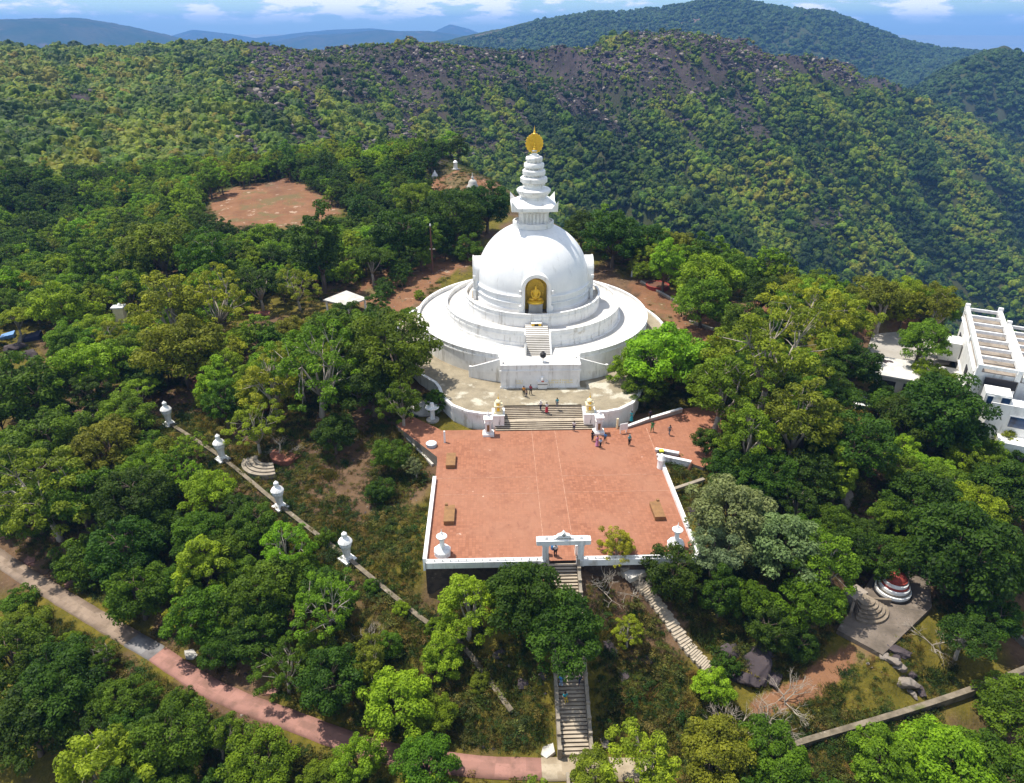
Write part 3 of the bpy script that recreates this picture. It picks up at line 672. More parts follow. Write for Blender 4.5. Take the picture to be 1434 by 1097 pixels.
mb.build('edge_rail', W, tr, loc=(0, 50, 0))
# ------------------------------------------------------------------ gateway
gt = empty('gateway', (0, -64.9, 0), 0, 'white gateway with a gabled name board at the head of the stair', 'gateway')
for s in (-1, 1):
    mb = MB().box(s*2.0, 0, -.4, .85, .8, .85); mb.box(s*2.0, 0, .45, .68, .64, 2.1); mb.box(s*2.0, 0, 2.55, .82, .78, .15); mb.box(s*1.75, 1.3, -.2, .4, .5, 1.6)
    mb.build('gate_column', W, gt)
mb = MB().box(0, 0, 2.7, 5.9, .75, .55); mb.box(0, 0, 3.25, 5.6, .95, .12)
for s in (-1, 1): mb.lathe([(.16, 3.37), (.22, 3.5), (.16, 3.66), (.05, 3.75), (0, 3.8)], 12, (s*1.95, 0, 0)); mb.box(s*2.95, 0, 2.8, .22, .85, .55)
mb.build('gate_beam', W, gt)
pl = [(-1.12, 3.37), (-1.12, 3.62), (-.85, 3.66), (-.62, 3.95), (-.3, 4.02), (-.12, 4.25), (0, 4.42), (.12, 4.25), (.3, 4.02), (.62, 3.95), (.85, 3.66), (1.12, 3.62), (1.12, 3.37)]
mb = MB(); n = len(pl); mb.add([(x, -.3, z) for x, z in pl]+[(x, .2, z) for x, z in pl], [tuple(range(n)), tuple(range(2*n-1, n-1, -1))]+[(i, n+i, n+(i+1) % n, (i+1) % n) for i in range(n)])
gb = mb.build('name_board', W, gt)
# dark flowing script and the emblem above it
mb = MB(); x = -.85
while x < .8:
    wd = rnd.uniform(.08, .17); h = rnd.choice((.12, .16, .2, .16)); mb.box(x+wd/2, -.312, 3.46+rnd.uniform(-.02, .02), wd*.45, .02, h); mb.box(x+wd/2, -.312, 3.6, wd, .02, .045); x += wd+.035
mb.build('board_lettering', M['darkconc'], gb); mb = MB()
v = []
for i in range(20):
    t = 2*PI*i/20
    for r, y in ((.15, -.302), (.15, -.32), (.07, -.32), (.07, -.302)): v.append((r*math.cos(t), y, 3.98+r*math.sin(t)))
mb.add(v, [(i*4+j, ((i+1) % 20)*4+j, ((i+1) % 20)*4+(j+1) % 4, i*4+(j+1) % 4) for i in range(20) for j in range(3)])
mb.build('board_emblem', M['darkconc'], gb)
# ------------------------------------------------------------------ corner finials, lantern pillars, shrines
def finial(p, label):
    e = empty('finial', p, 0, label, 'finial', 'white bell finials at the terrace corners')
    MB().lathe([(.98, 0), (.98, .28), (.86, .32), (1.02, .5), (1.02, .72), (.8, .95), (.5, 1.05)], 8, rot=PI/8).build('finial_base', W, e)
    MB().lathe([(.5, 1.04), (.42, 1.1), (.3, 1.35), (.25, 1.9), (.3, 2.25), (.46, 2.32), (.0, 2.34)], 16).build('finial_shaft', W, e, True)
    MB().lathe([(.28, 2.33), (.62, 2.56), (.64, 2.66), (.42, 2.85), (.14, 2.98), (.1, 3.1), (.13, 3.18), (.05, 3.3), (.03, 3.6), (0, 3.7)], 16).build('finial_cap', W, e, True)
finial((-13.8, -63.2, 0), 'white bell shaped finial at the west front corner of the red terrace')
finial((13.5, -62.8, 0), 'white bell shaped finial at the east front corner of the red terrace')
def lantern(p, label, s=1, group=None, rz=0):
    e = empty('lantern_pillar', p, rz, label, 'lantern pillar', group); e.scale = (s, s, s)
    mb = MB().box(0, 0, -.5, 1.7, 1.5, .85); mb.box(0, 0, .35, 1.35, 1.2, .15); mb.build('pillar_base', W, e)
    mb = MB().box(0, 0, .5, .95, .85, 1.6, top=.92)
    sh = mb.build('pillar_shaft', W, e)
    MB().box(0, -.42, .75, .38, .06, 1.1).build('shaft_panel', M['tan'], sh)
    mb = MB().box(0, 0, 2.1, 1.1, 1.0, .12); mb.box(0, 0, 2.22, .95, .85, .55); mb.box(0, 0, 2.77, 1.35, 1.25, .14); mb.lathe([(.62, 2.91), (.45, 3.12), (.2, 3.3), (.16, 3.45), (.2, 3.55), (.08, 3.75), (.04, 4.1), (0, 4.15)], 10)
    mb.build('pillar_head', W, e)
lantern((-8.5, -36.4, 0), 'white stone lantern with pointed cap left of the grand stair foot', 1, 'white lanterns flanking the grand stair')
lantern((8.1, -36.4, 0), 'white stone lantern with pointed cap beside the pink dressed visitor', 1, 'white lanterns flanking the grand stair')
def urn_pillar(p, label, s=1, rz=0):
    e = empty('urn_pillar', p, rz, label, 'pillar', 'white urn topped pillars along the hillside wall'); e.scale = (s*.78, s*.78, s*1.12)
    mb = MB().box(0, 0, -1.2, 2.1, 1.9, 1.5); mb.box(0, 0, .3, 1.5, 1.35, .3, top=.8); mb.build('pillar_base', W, e)
    MB().lathe([(.55, .6), (.5, .75), (.62, 1.5), (.85, 1.9), (.9, 2.1), (.75, 2.2), (0, 2.2)], 8, rot=PI/8).build('pillar_shaft', W, e)
    MB().lathe([(.7, 2.2), (1.0, 2.3), (1.02, 2.45), (.8, 2.7), (.42, 2.9), (.3, 2.95), (.42, 3.15), (.38, 3.4), (.12, 3.6), (0, 3.7)], 14).build('urn_cap', W, e, True)
ra = math.atan2(WALLP[4][1]-WALLP[1][1], WALLP[4][0]-WALLP[1][0])
urn_pillar(WALLP[1], 'white urn topped pillar, highest of the four along the hillside wall', 1.12, ra)
urn_pillar(WALLP[2], 'white urn topped pillar with slender pointed cap above the bright green tree', 1.15, ra)
urn_pillar(WALLP[3], 'white urn topped pillar rising behind the light green tree by the wall', 1.12, ra)
urn_pillar(WALLP[4], 'white urn topped pillar on the open grassy slope, lowest of the four', 1.12, ra)
MB().lathe([(.3, 3.6), (.1, 4.0), (0, 5.1)], 10, tuple(WALLP[2])).build('cap_spike', W, None) if False else None
def shrine(p, label):
    e = empty('shrine', p, 0, label, 'shrine', 'cream shrines on pedestals beside the grand stair')
    mb = MB().box(0, 0, -.6, 1.75, 2.3, 2.75); mb.box(0, 0, 2.15, 1.95, 2.5, .15); mb.box(.1, -1.16, .7, .08, .02, .55, mi=1); mb.build('pedestal', [W, M['black']], e)
    mb = MB().box(0, -.1, 2.3, 1.35, 1.35, .35); mb.box(0, -.1, 2.65, 1.05, 1.05, .85); mb.box(0, -.1, 3.5, 1.25, 1.25, .12); mb.box(0, -.1, 3.62, .8, .8, .5); mb.lathe([(.5, 4.12), (.42, 4.3), (.2, 4.5), (.08, 4.6), (0, 4.62)], 12, (0, -.1, 0))
    mb.build('shrine_body', M['cream'], e)
    MB().box(0, -.65, 2.75, .4, .08, .6).build('shrine_image', M['gold'], e); MB().box(0, -.52, 3.68, .35, .08, .35).build('shrine_image', M['gold'], e); MB().lathe([(.09, 4.6), (.12, 4.75), (.04, 4.9), (.03, 5.4), (0, 5.5)], 8, (0, -.1, 0)).build('shrine_spike', M['gold'], e)
shrine((-6.95, -33.6, 0), 'cream and gold shrine on white pedestal, west of the grand stair')
shrine((6.95, -33.6, 0), 'cream and gold shrine on white pedestal, east of the grand stair')
# ------------------------------------------------------------------ furniture on the terrace
def brick_bench(p, rz, label, back):
    e = empty('brick_bench', p, rz, label, 'seat', 'brown brick seats on the red terrace')
    MB().box(0, 0, 0, 1.25, 3.1, .55).build('seat', M['tan'], e)
    mb = MB().box(0, 0, .55, 1.32, 3.2, .06); mb.build('seat_top', M['tan'], e)
    if back:
        mb = MB().box(-.45*back, 1.75, 0, .35, .35, .8); mb.box(.3, 1.7, .2, .6, .25, .35); mb.build('post', M['tan'], e)
brick_bench((-13.75, -43.9, 0), 0, 'brown brick seat near the back west corner of the terrace', 0)
brick_bench((-13.35, -56.3, 0), 0, 'brown brick seat with a broken stump behind the west finial', 1)
brick_bench((12.75, -56.2, 0), .02, 'brown brick seat standing alone on the east side of the terrace', -1)
e = empty('incense_burner', (.55, -22.6, 5.40), 0, 'black round incense burner on a white stand before the stupa stair', 'incense burner')
mb = MB().box(0, 0, 0, .9, .7, .1); mb.lathe([(.12, .1), (.1, .7), (.2, .8), (0, .8)], 10); mb.build('stand', W, e)
MB().lathe([(.2, .8), (.46, 1.0), (.52, 1.3), (.45, 1.55), (.5, 1.6), (.3, 1.75), (.1, 1.95), (0, 2.0)], 16).build('bowl', M['black'], e, True)
e = empty('offering_table', (.0, -13.15, 7.5), 0, 'gold offering table with dark front at the top of the white stair', 'table')
MB().box(0, 0, 0, 1.7, .6, 1.0).build('table_body', M['gold'], e); MB().box(0, -.31, .35, .7, .04, .55).build('table_panel', M['black'], e); MB().box(0, 0, 1.0, 1.9, .75, .1).build('table_top', W, e)
e = empty('yellow_cushion', (.3, -18.8, 5.78), 0, 'small yellow offering dish lying on the white stair', 'dish')
MB().lathe([(.0, 0), (.3, .02), (.34, .14), (0, .16)], 12).build('dish_bowl', M['signy'], e)
# drum bin and posts by the west path, broken white statue base
e = empty('water_drum', at(605, 637, -1.5), 0, 'pale grey drum against the west edge of the terrace', 'drum')
MB().lathe([(.75, 0), (.8, .1), (.75, .2), (.75, 1.9), (.8, 2.0), (.7, 2.05)], 20).build('drum_body', M['bluebin'], e, True); MB().lathe([(.72, 2.05), (.5, 2.2), (0, 2.25)], 20).build('drum_lid', W, e, True)
e = empty('stone_post', at(623, 622, -.3), 0, 'tall thin white post at the grass corner behind the terrace', 'post')
MB().box(0, 0, -.5, .3, .3, 2.7, top=.8).build('post_shaft', W, e); MB().box(0, 0, -.3, .8, .7, .4).build('post_foot', W, e)
e = empty('stone_column', at(606, 588, -.5), 0, 'stubby white stone column standing on a round disc in the grass', 'column')
MB().lathe([(1.0, -.3), (1.0, .15), (.45, .25)], 18).build('column_foot', M['conc'], e); MB().lathe([(.45, .2), (.36, .35), (.36, 1.9), (.55, 2.1), (1.1, 2.2), (1.1, 2.3), (.4, 2.35), (.3, 3.0), (0, 3.05)], 16).build('column_shaft', W, e, True)
e = empty('stone_ring', at(596, 572, -.6), 0, 'broad pale stone disc with dark rim lying beside the apron wall', 'stone disc')
MB().lathe([(2.9, -.3), (2.9, .35), (2.6, .4), (0, .4)], 30).build('disc_slab', M['conc'], e); MB().lathe([(3.0, -.35), (3.0, .12), (2.88, .12)], 30).build('disc_rim', M['darkconc'], e)
e = empty('slim_post', at(864, 600, 0), 0, 'thin cream post on the grass beside the east lantern', 'post')
MB().box(0, 0, -.3, .28, .28, 2.0).build('post_shaft', M['cream'], e)
e = empty('round_bollard', at(925, 655, 0)+np.array((0, 0, -.2)), 0, 'white rounded bollard at the bend of the east terrace wall', 'bollard')
MB().lathe([(.55, 0), (.5, .3), (.5, 1.5), (.6, 1.6), (.45, 1.9), (.35, 2.2), (.2, 2.4), (0, 2.45)], 14).build('bollard_post', W, e, True)
e = empty('litter_bin', at(925, 642, -.4), 0, 'dark litter bin with a yellow lid beside the terrace wall', 'bin')
MB().box(0, 0, 0, .8, .7, 1.2, top=1.08).build('bin_body', M['black'], e); MB().box(0, -.02, 1.2, .6, .6, .2).build('bin_lid', M['signy'], e)
e = empty('fallen_beam', (0, 0, 0), 0, 'pale timber beam lying across the grass by the east wall', 'beam')
MB().ribbon([at(938, 686, -.6), at(986, 670, -.2)], .5, .35).build('beam_timber', M['stone'], e)
e = empty('dark_stump', at(964, 664, -1), 0, 'dark leaning stump in the yellow grass below the terrace wall', 'stump')
MB().tube([(0, 0, -.3), (.1, .1, .8), (.35, .2, 1.7)], [.35, .28, .2], 8).build('stump_wood', M['rust'], e, True)
for (p0, p1, lab) in (((918, 628), (951, 634), 'low white wall closing the side terrace, nearest the yellow bin'), ((920, 636), (968, 646), 'low white kerb wall along the side terrace above the grass')):
    e = empty('low_wall', (0, 0, 0), 0, lab, 'wall', 'low white walls of the side terrace')
    MB().ribbon([at(*p0, .5), at(*p1, .5)], .4, 1.0).build('wall_body', W, e); MB().ribbon([at(*p0, .62), at(*p1, .62)], .55, .12).build('wall_coping', W, e)
e = empty('garden_wall', (0, 0, 0), 0, 'long low pale wall behind the visitors at the side terrace', 'wall')
MB().ribbon([at(878, 597, .3), at(905, 587, .5), at(955, 572, .7)], .35, 1.2).build('wall_body', M['conc'], e); MB().ribbon([at(878, 596.5, .42), at(905, 586.5, .62), at(955, 571.5, .82)], .5, .12).build('wall_coping', W, e)
e = empty('white_board', at(873, 607, 0), .3, 'white notice board standing on legs beside the garden wall', 'notice board')
MB().box(0, 0, .6, 1.3, .1, 1.1).build('board_panel', W, e); [MB().box(s*.5, .1, 0, .1, .1, .7).build('board_leg', W, e) for s in (-1, 1)]

# ------------------------------------------------------------------ the long stair down the slope
ls = empty('hillside_stair', (0, -64.9, 0), 0, 'long weathered stair descending from the gateway to the pink path', 'stairs')
N = 52; run = 17.1; drop = 9.6; mb = MB(); mr = MB()
def sw(t): return 3.1 if t < .42 else 2.75
for i in range(N):
    t = i/N; y1 = -.1-run*t; y0 = -.1-run*(i+1)/N; z = -drop*(i+1)/N+.0; hw = sw(t)
    mb.box(0, (y0+y1)/2, z-1.0, hw, y1-y0+.02, 1.0+.001*(i % 2)); mr.box(0, y1-.008+0, z+.0, hw-.02, .03, drop/N*.8) if i else None
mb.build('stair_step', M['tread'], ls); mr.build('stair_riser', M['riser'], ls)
for s in (-1, 1):
    for k, (t0, t1) in enumerate(((.0, .42), (.43, 1.0))):
        x = s*(sw(t0+.01)/2+.2); a, b = -.1-run*t0, -.1-run*t1; za, zb = -drop*t0, -drop*t1
        mb = MB().prism([(x-.17, a), (x+.17, a), (x+.17, b), (x-.17, b)][::1], [za-1.2, za-1.2, zb-1.2, zb-1.2][::-1] if False else -20, [0, 0, 0, 0]) if False else MB()
        v = [(x-.17, a, za-1.3), (x+.17, a, za-1.3), (x+.17, b, zb-1.3), (x-.17, b, zb-1.3), (x-.17, a, za+.7), (x+.17, a, za+.7), (x+.17, b, zb+.7), (x-.17, b, zb+.7)]
        mb.add(v, [(0, 1, 2, 3), (4, 5, 6, 7), (0, 1, 5, 4), (1, 2, 6, 5), (2, 3, 7, 6), (3, 0, 4, 7)])
        L = max(2, int((a-b)/1.1))
        for i in range(L+1):
            y = a+(b-a)*i/L; z = za+(zb-za)*i/L; mb.box(x, y, z+.55, .40, .26, .38)
        mb.box(x, b, zb-1.2, .45, .45, 2.3)
        mb.build('stair_rail', M['stone'], ls)
# ------------------------------------------------------------------ paths and walls
PZ = [np.array(p) for p in PATH]
def dens(pts, k=6):
    P = [np.array(p, float) for p in pts]; P = [2*P[0]-P[1]]+P+[2*P[-1]-P[-2]]; o = []
    for i in range(1, len(P)-2):
        for j in range(k):
            t = j/k; a, b, c, d = P[i-1:i+3]
            o.append(.5*((2*b)+(c-a)*t+(2*a-5*b+4*c-d)*t*t+(3*b-a-3*c+d)*t**3))
    return o+[P[-2]]
full = dens(PATH)
cut = [i for i, p in enumerate(full) if p[0] < -48.5][-1]
def slab_path(name, pts, w, th, mat, step=1.5):
    P = [np.array(q, float) for q in pts]; S = [0]
    for a, b in zip(P[:-1], P[1:]): S.append(S[-1]+np.hypot(*(b-a)[:2]))
    PP = np.array(P); n = max(2, int(S[-1]/step)); t = np.linspace(0, S[-1], n+1); Q = np.stack([np.interp(t, S, PP[:, k]) for k in range(3)], 1); V = []; Fq = []; tone = []
    d = np.gradient(Q[:, :2], axis=0); d /= np.hypot(d[:, 0], d[:, 1])[:, None]; N_ = np.stack([-d[:, 1], d[:, 0]], 1)
    rows = 3; rr = np.linspace(-w/2, w/2, rows+1); base = len(V)
    for i in range(n+1):
        wob = rnd.uniform(-.05, .05)
        for k in range(rows+1): V.append((*(Q[i, :2]+N_[i]*(rr[k]+(wob if k in (0, rows) else 0))), Q[i, 2]))
        for s in (-1, 1): V.append((*(Q[i, :2]+N_[i]*(s*w/2+wob)), Q[i, 2]-th))
    k_ = rows+3
    for i in range(n):
        for k in range(rows): Fq.append((i*k_+k, (i+1)*k_+k, (i+1)*k_+k+1, i*k_+k+1)); tone.append(rnd.random())
        Fq.append((i*k_, i*k_+rows+1, (i+1)*k_+rows+1, (i+1)*k_)); Fq.append((i*k_+rows, (i+1)*k_+rows, (i+1)*k_+rows+2, i*k_+rows+2)); tone += [.2, .2]
    o = bpy.data.objects.new(name, npmesh(name, np.array(V), np.array(Fq), [mat], tone)); COL.objects.link(o); tag(o, kind='structure')
slab_path('path', full[:cut], 2.15, 1.3, M['pathgrey'])
slab_path('path', full[cut-1:cut+2], 2.15, 1.3, M['slate'])
e2 = [i for i, q in enumerate(full) if q[0] < -1.9][-1]
slab_path('path', full[cut+1:e2+1], 2.15, 1.3, M['pathpink'])
slab_path('path', full[e2:], 2.3, 1.3, M['creampave']); tag(MB().ribbon([(0, -81.5, -9.97), (0, -84.0, -9.97)], 2.9, 1.0).build('path_landing', M['creampave']), kind='structure')
mb = MB()
for i in range(12): mb.box(.5, -84.8-i*.36, -11.2-i*.2, 2.6, .38, 1.0)
e = empty('lower_stair', (0, 0, 0), 0, 'short stair continuing below the path at the picture edge', 'stairs'); mb.build('stair_step', M['tread'], e)
MB().box(-1.0, -86.0, -11.0, .3, 4.0, 1.5).build('stair_rail', M['stone'], e)
def low_wall(name, pts, w, h, mat, label, cat, cop=None, gaps=0):
    e = empty(name, (0, 0, 0), 0, label, cat); P = dens(pts, 5)
    P = [np.array((p[0], p[1], float(H(p[0], p[1]))+h)) for p in P]
    MB().ribbon(P, w, h+1.0).build('wall_body', mat, e)
    if cop: MB().ribbon([p+np.array((0, 0, .1)) for p in P], w+.16, .1).build('wall_coping', cop, e)
low_wall('hillside_wall', WALLP[1:], .42, .45, M['wallstone'], 'long weathered wall stepping down the slope between the white urn pillars', 'wall', M['wallstone'])
low_wall('boundary_wall', RWALL, .45, 1.0, M['wallstone'], 'low stone boundary wall crossing the bare ground at the lower right', 'wall', M['wallstone'])
low_wall('boundary_wall', [at(1395, 862, -7.5), at(1440, 898, -8)], .4, .9, M['darkconc'], 'short dark wall at the right picture edge below the dark tree', 'wall')
low_wall('terrace_wall', [at(560, 602, -.7), at(606, 648, -1.2)], .35, .4, M['conc'], 'low pale wall under the west path ramp', 'wall')
# crooked stone stair east of the slope
e = empty('crooked_stair', (0, 0, 0), 0, 'rough stone stair winding down through trees east of the long stair', 'stairs'); mb = MB(); P = dens(RST, 14)
for i in range(0, len(P)-1):
    a, b = P[i], P[i+1]; d = b-a; ang = math.atan2(d[1], d[0]); mb.box((a[0]+b[0])/2, (a[1]+b[1])/2, b[2]-.4, np.hypot(d[0], d[1])*1.02, 1.5+.25*math.sin(i*2.1), .4, ang)
mb.build('stair_step', M['tread'], e)
e = empty('stair_head', at(888, 800, -1.7), .5, 'pale stone landing block at the head of the crooked stair', 'landing')
MB().box(0, 0, -.5, 2.6, 1.8, .6).build('landing_slab', M['conc'], e); MB().box(-.9, .6, .1, .9, .5, .35).build('landing_seat', M['stone'], e)

# ------------------------------------------------------------------ trees: prototypes
def unit(v): return v/np.maximum(np.linalg.norm(v, axis=-1, keepdims=True), 1e-9)
def leaves(rng, cen, rc, n, size, up=.35, asp=.55, squash=.8):
    """n leaf blades spread over clumps (cen, rc): quads (V,F,tone)"""
    k = len(cen); w = rc**2/np.sum(rc**2); idx = rng.choice(k, n, p=w)
    d = unit(rng.normal(size=(n, 3))); d[:, 2] = np.where(d[:, 2] < -.35, -d[:, 2], d[:, 2])
    rad = rc[idx][:, None]*(1-.55*rng.random((n, 1))**2.2); p = cen[idx]+d*rad*np.array((1, 1, squash))
    nrm = unit(d*.8+np.array((0, 0, up))+rng.normal(size=(n, 3))*.45)
    a = unit(np.cross(nrm, rng.normal(size=(n, 3)))); b = np.cross(nrm, a)
    s = size*(.6+.8*rng.random((n, 1)))
    V = np.stack([p-a*s, p+b*s*asp, p+a*s, p-b*s*asp], 1).reshape(-1, 3)
    ct = rng.random(k); tone = np.clip(.5*ct[idx]+.5*rng.random(n), 0, 1)
    return V, np.arange(4*n).reshape(-1, 4), tone
def crown_shape(rng, Rc, hc, nb, ncl, clr, flat=.8, low=-.35, rag=.3):
    """boughs, and clumps laid over an uneven dome; returns bough centres and clumps"""
    lob = unit(rng.normal(size=(7, 3))); la = rng.uniform(-.5, 1.0, 7)
    def rad(d): return 1+1.5*rag*np.tanh((np.maximum(d@lob.T-.35, 0)*la).sum(1)*1.6)-rag*.4
    k = np.arange(ncl)+.5; zz = 1-(1-low)*k/ncl; ph = k*2.399963+rng.uniform(0, 6); d = np.stack([np.sqrt(1-np.clip(zz, -1, 1)**2)*np.cos(ph), np.sqrt(1-np.clip(zz, -1, 1)**2)*np.sin(ph), zz], 1)
    d = unit(d+rng.normal(size=d.shape)*.13); q = rad(d)*Rc*(.55+.45*rng.random(ncl)**.6)
    inner = rng.random(ncl) < .16; q = np.where(inner, q*.6, q)
    cl = d*q[:, None]*np.array((1, 1, flat)); r = Rc*clr*(.6+.8*rng.random(ncl))
    e = unit(rng.normal(size=(nb, 3))); e[:, 2] = np.abs(e[:, 2])*1.1+low*.5; e = unit(e); bc = e*(Rc*.5*rad(e))[:, None]*np.array((1, 1, flat)); bc[0] = (0, 0, Rc*flat*.4)
    own = list(np.argmin(((cl[:, None]-bc[None])**2).sum(2), 1))
    return bc+np.array((0, 0, hc)), cl+np.array((0, 0, hc)), r, own
PROT = {}
def tree_proto(kind, seed):
    rng = np.random.default_rng(seed)
    kd = {'dense': (3.4, 3.5, 9, 84, .21, 13000, .135, .85, -.45, .30), 'broad': (3.5, 3.7, 9, 80, .195, 12000, .132, .74, -.35, .40), 'feathery': (3.3, 4.6, 10, 88, .145, 8600, .115, 1.0, -.5, .5),
          'umbrella': (3.5, 4.6, 10, 70, .165, 9000, .125, .5, -.1, .4), 'bushy': (3.0, 1.9, 8, 60, .21, 8600, .135, .8, -.5, .35), 'tall': (2.7, 4.6, 9, 82, .2, 11000, .13, 1.3, -.7, .35)}[kind]
    Rc, hc, nb, ncl, clr, nl, ls, flat, droop, spread = kd
    bc, cl, r, own = crown_shape(rng, Rc, hc, nb, ncl, clr, flat, droop, spread)
    V, Fq, tone = leaves(rng, cl, r, nl, ls)
    me = npmesh(kind+'_crown', V, Fq, [M['leaf']], tone)
    mb = MB(); bark = M['palebark'] if kind in ('feathery', 'umbrella') else M['bark']
    fork = np.array((rng.normal()*.15, rng.normal()*.15, hc*.42)); r0 = .26 if kind != 'bushy' else .16
    mb.tube([(0, 0, -1.2), (0, 0, .0), tuple(fork*.5+np.array((.06, -.04, 0))), tuple(fork)], [r0*1.3, r0*1.1, r0*.85, r0*.75], 8)
    for i in range(nb):
        m_ = (fork+bc[i])/2+rng.normal(size=3)*.2; m_[2] -= .15
        mb.tube([tuple(fork), tuple(m_), tuple(bc[i])], [r0*.55, r0*.36, r0*.2], 5)
        for j in [j for j in range(len(cl)) if own[j] == i][:5]:
            q = (bc[i]+cl[j])/2+rng.normal(size=3)*.12; mb.tube([tuple(bc[i]), tuple(q), tuple(cl[j])], [r0*.2, r0*.13, .02], 3, cap=False)
    tm = bpy.data.meshes.new(kind+'_trunk'); tm.from_pydata(mb.v, [], mb.f); tm.materials.append(bark); tm.polygons.foreach_set('use_smooth', [True]*len(tm.polygons))
    return dict(crown=me, trunk=tm, R=Rc, hc=hc, V=V, F=Fq, tone=tone, tv=np.array(mb.v), tf=mb.f)
for kind, n in (('dense', 4), ('broad', 4), ('feathery', 4), ('umbrella', 2), ('bushy', 3), ('tall', 3)):
    PROT[kind] = [tree_proto(kind, 100+17*i+len(kind)) for i in range(n)]
COLS = {'dark green': (.043, .084, .005), 'deep green': (.076, .138, .006), 'mid green': (.118, .194, .008), 'fresh green': (.162, .255, .009), 'bright green': (.190, .300, .012), 'olive green': (.150, .180, .012), 'yellow green': (.230, .262, .013), 'grey green': (.165, .212, .080), 'golden green': (.255, .24, .014)}

# photo regions that no tree crown may cover
KEEP = [[(575, 440), (640, 378), (662, 350), (690, 300), (740, 180), (755, 180), (800, 300), (828, 350), (900, 400), (908, 440), (880, 480), (868, 500), (868, 588), (905, 575), (960, 575), (965, 628), (925, 640), (970, 775), (860, 792), (600, 792), (602, 650), (575, 588), (618, 575), (620, 520), (590, 470)],
        [(0, 762), (60, 796), (215, 900), (330, 960), (410, 990), (520, 1026), (520, 1046), (440, 1030), (320, 985), (205, 928), (0, 806)],
        [(648, 1048), (800, 1048), (800, 1090), (660, 1086)],
        [(770, 930), (838, 930), (845, 1060), (772, 1060)], [(775, 780), (822, 780), (818, 815), (800, 815)],
        [(288, 268), (400, 243), (486, 297), (418, 316), (330, 315), (304, 310)],
        [(605, 240), (640, 215), (690, 240), (700, 262), (610, 262)],
        [(224, 556), (254, 556), (256, 600), (224, 600)], [(292, 600), (328, 600), (330, 648), (294, 648)], [(376, 670), (412, 670), (414, 716), (376, 716)], [(468, 738), (506, 738), (508, 792), (468, 792)], [(322, 645), (340, 645), (400, 705), (500, 785), (600, 868), (590, 880), (480, 795)],
        [(410, 620), (500, 600), (560, 690), (520, 730), (430, 700)], [(500, 780), (600, 800), (640, 900), (590, 900), (500, 810)],
        [(345, 425), (445, 412), (445, 436), (350, 448)], [(160, 425), (184, 425), (184, 448), (160, 448)], [(0, 466), (58, 466), (58, 504), (0, 504)], [(452, 405), (515, 405), (515, 428), (460, 426)], [(570, 400), (600, 375), (640, 358), (655, 366), (600, 400), (572, 432), (545, 425)],
        [(910, 415), (985, 465), (975, 478), (905, 435)], [(900, 388), (945, 397), (940, 412), (900, 410)],
        [(1355, 430), (1434, 440), (1434, 600), (1410, 600), (1350, 540)], [(1210, 470), (1330, 455), (1330, 505), (1230, 510)],
        [(1200, 790), (1305, 800), (1310, 850), (1235, 920), (1165, 890)], [(1100, 950), (1200, 900), (1210, 930), (1110, 1000)], [(1080, 1000), (1390, 955), (1390, 975), (1110, 1055)],
        [(880, 800), (915, 800), (1000, 930), (980, 940), (940, 880)], [(650, 890), (730, 960), (770, 1030), (700, 1030), (640, 940)], [(925, 650), (985, 650), (985, 690), (950, 745)],
        [(1040, 395), (1075, 395), (1075, 440), (1045, 440)], [(880, 985), (980, 960), (1050, 1000), (960, 1060), (870, 1040)], [(1215, 920), (1330, 920), (1330, 985), (1200, 990)], [(840, 840), (890, 800), (960, 900), (960, 960), (850, 960)]]
SOFT = [[(380, 590), (560, 570), (575, 720), (640, 930), (560, 900), (470, 800), (400, 700)], [(640, 880), (780, 900), (775, 1045), (690, 1040)], [(835, 800), (1080, 880), (1080, 1000), (840, 1040)], [(1060, 890), (1400, 900), (1400, 1060), (1060, 1060)], [(925, 640), (990, 660), (985, 800), (960, 760)], [(340, 410), (480, 405), (600, 370), (600, 400), (500, 440), (345, 450)], [(890, 385), (1000, 420), (1000, 480), (985, 495), (900, 440)], [(1180, 540), (1260, 560), (1260, 640), (1180, 600)]]
TREES = []   # dicts: x,y,z,kind,var,s,rz,col,rpx,u,v
def tree_rec(x, y, kind, rad, col, rz=None, man=False, sz=1.0, z=None):
    P = PROT[kind]; vr = rnd.randrange(len(P)); s = rad/P[vr]['R']; z = float(H(x, y)) if z is None else z
    u, v, Z = proj(np.array((x, y, z+P[vr]['hc']*s*sz)))
    ub, vb, Zb = proj(np.array((x, y, z)))
    t = dict(x=x, y=y, z=z, kind=kind, var=vr, s=s, sz=sz, rz=rnd.uniform(0, 6.28) if rz is None else rz, col=col, rpx=rad*F/float(Z), u=float(u), v=float(v), ub=float(ub), vb=float(vb), man=man, Z=float(Z), rad=rad)
    TREES.append(t); return t
def man_tree(u, v, rpx, kind, col, label=None, sz=1.0):
    P = PROT[kind][0]; r = rpx/F*95
    for i in range(3):
        hh = P['hc']*r/P['R']*sz; x, y, ok = ground_uv(u, v, hh); z = float(H0(x, y)[0]); Z = float(proj(np.array((x[0], y[0], z+hh)))[2]); r = rpx*Z/F
    t = tree_rec(float(x[0]), float(y[0]), kind, r, col, man=True, sz=sz); t['label'] = label
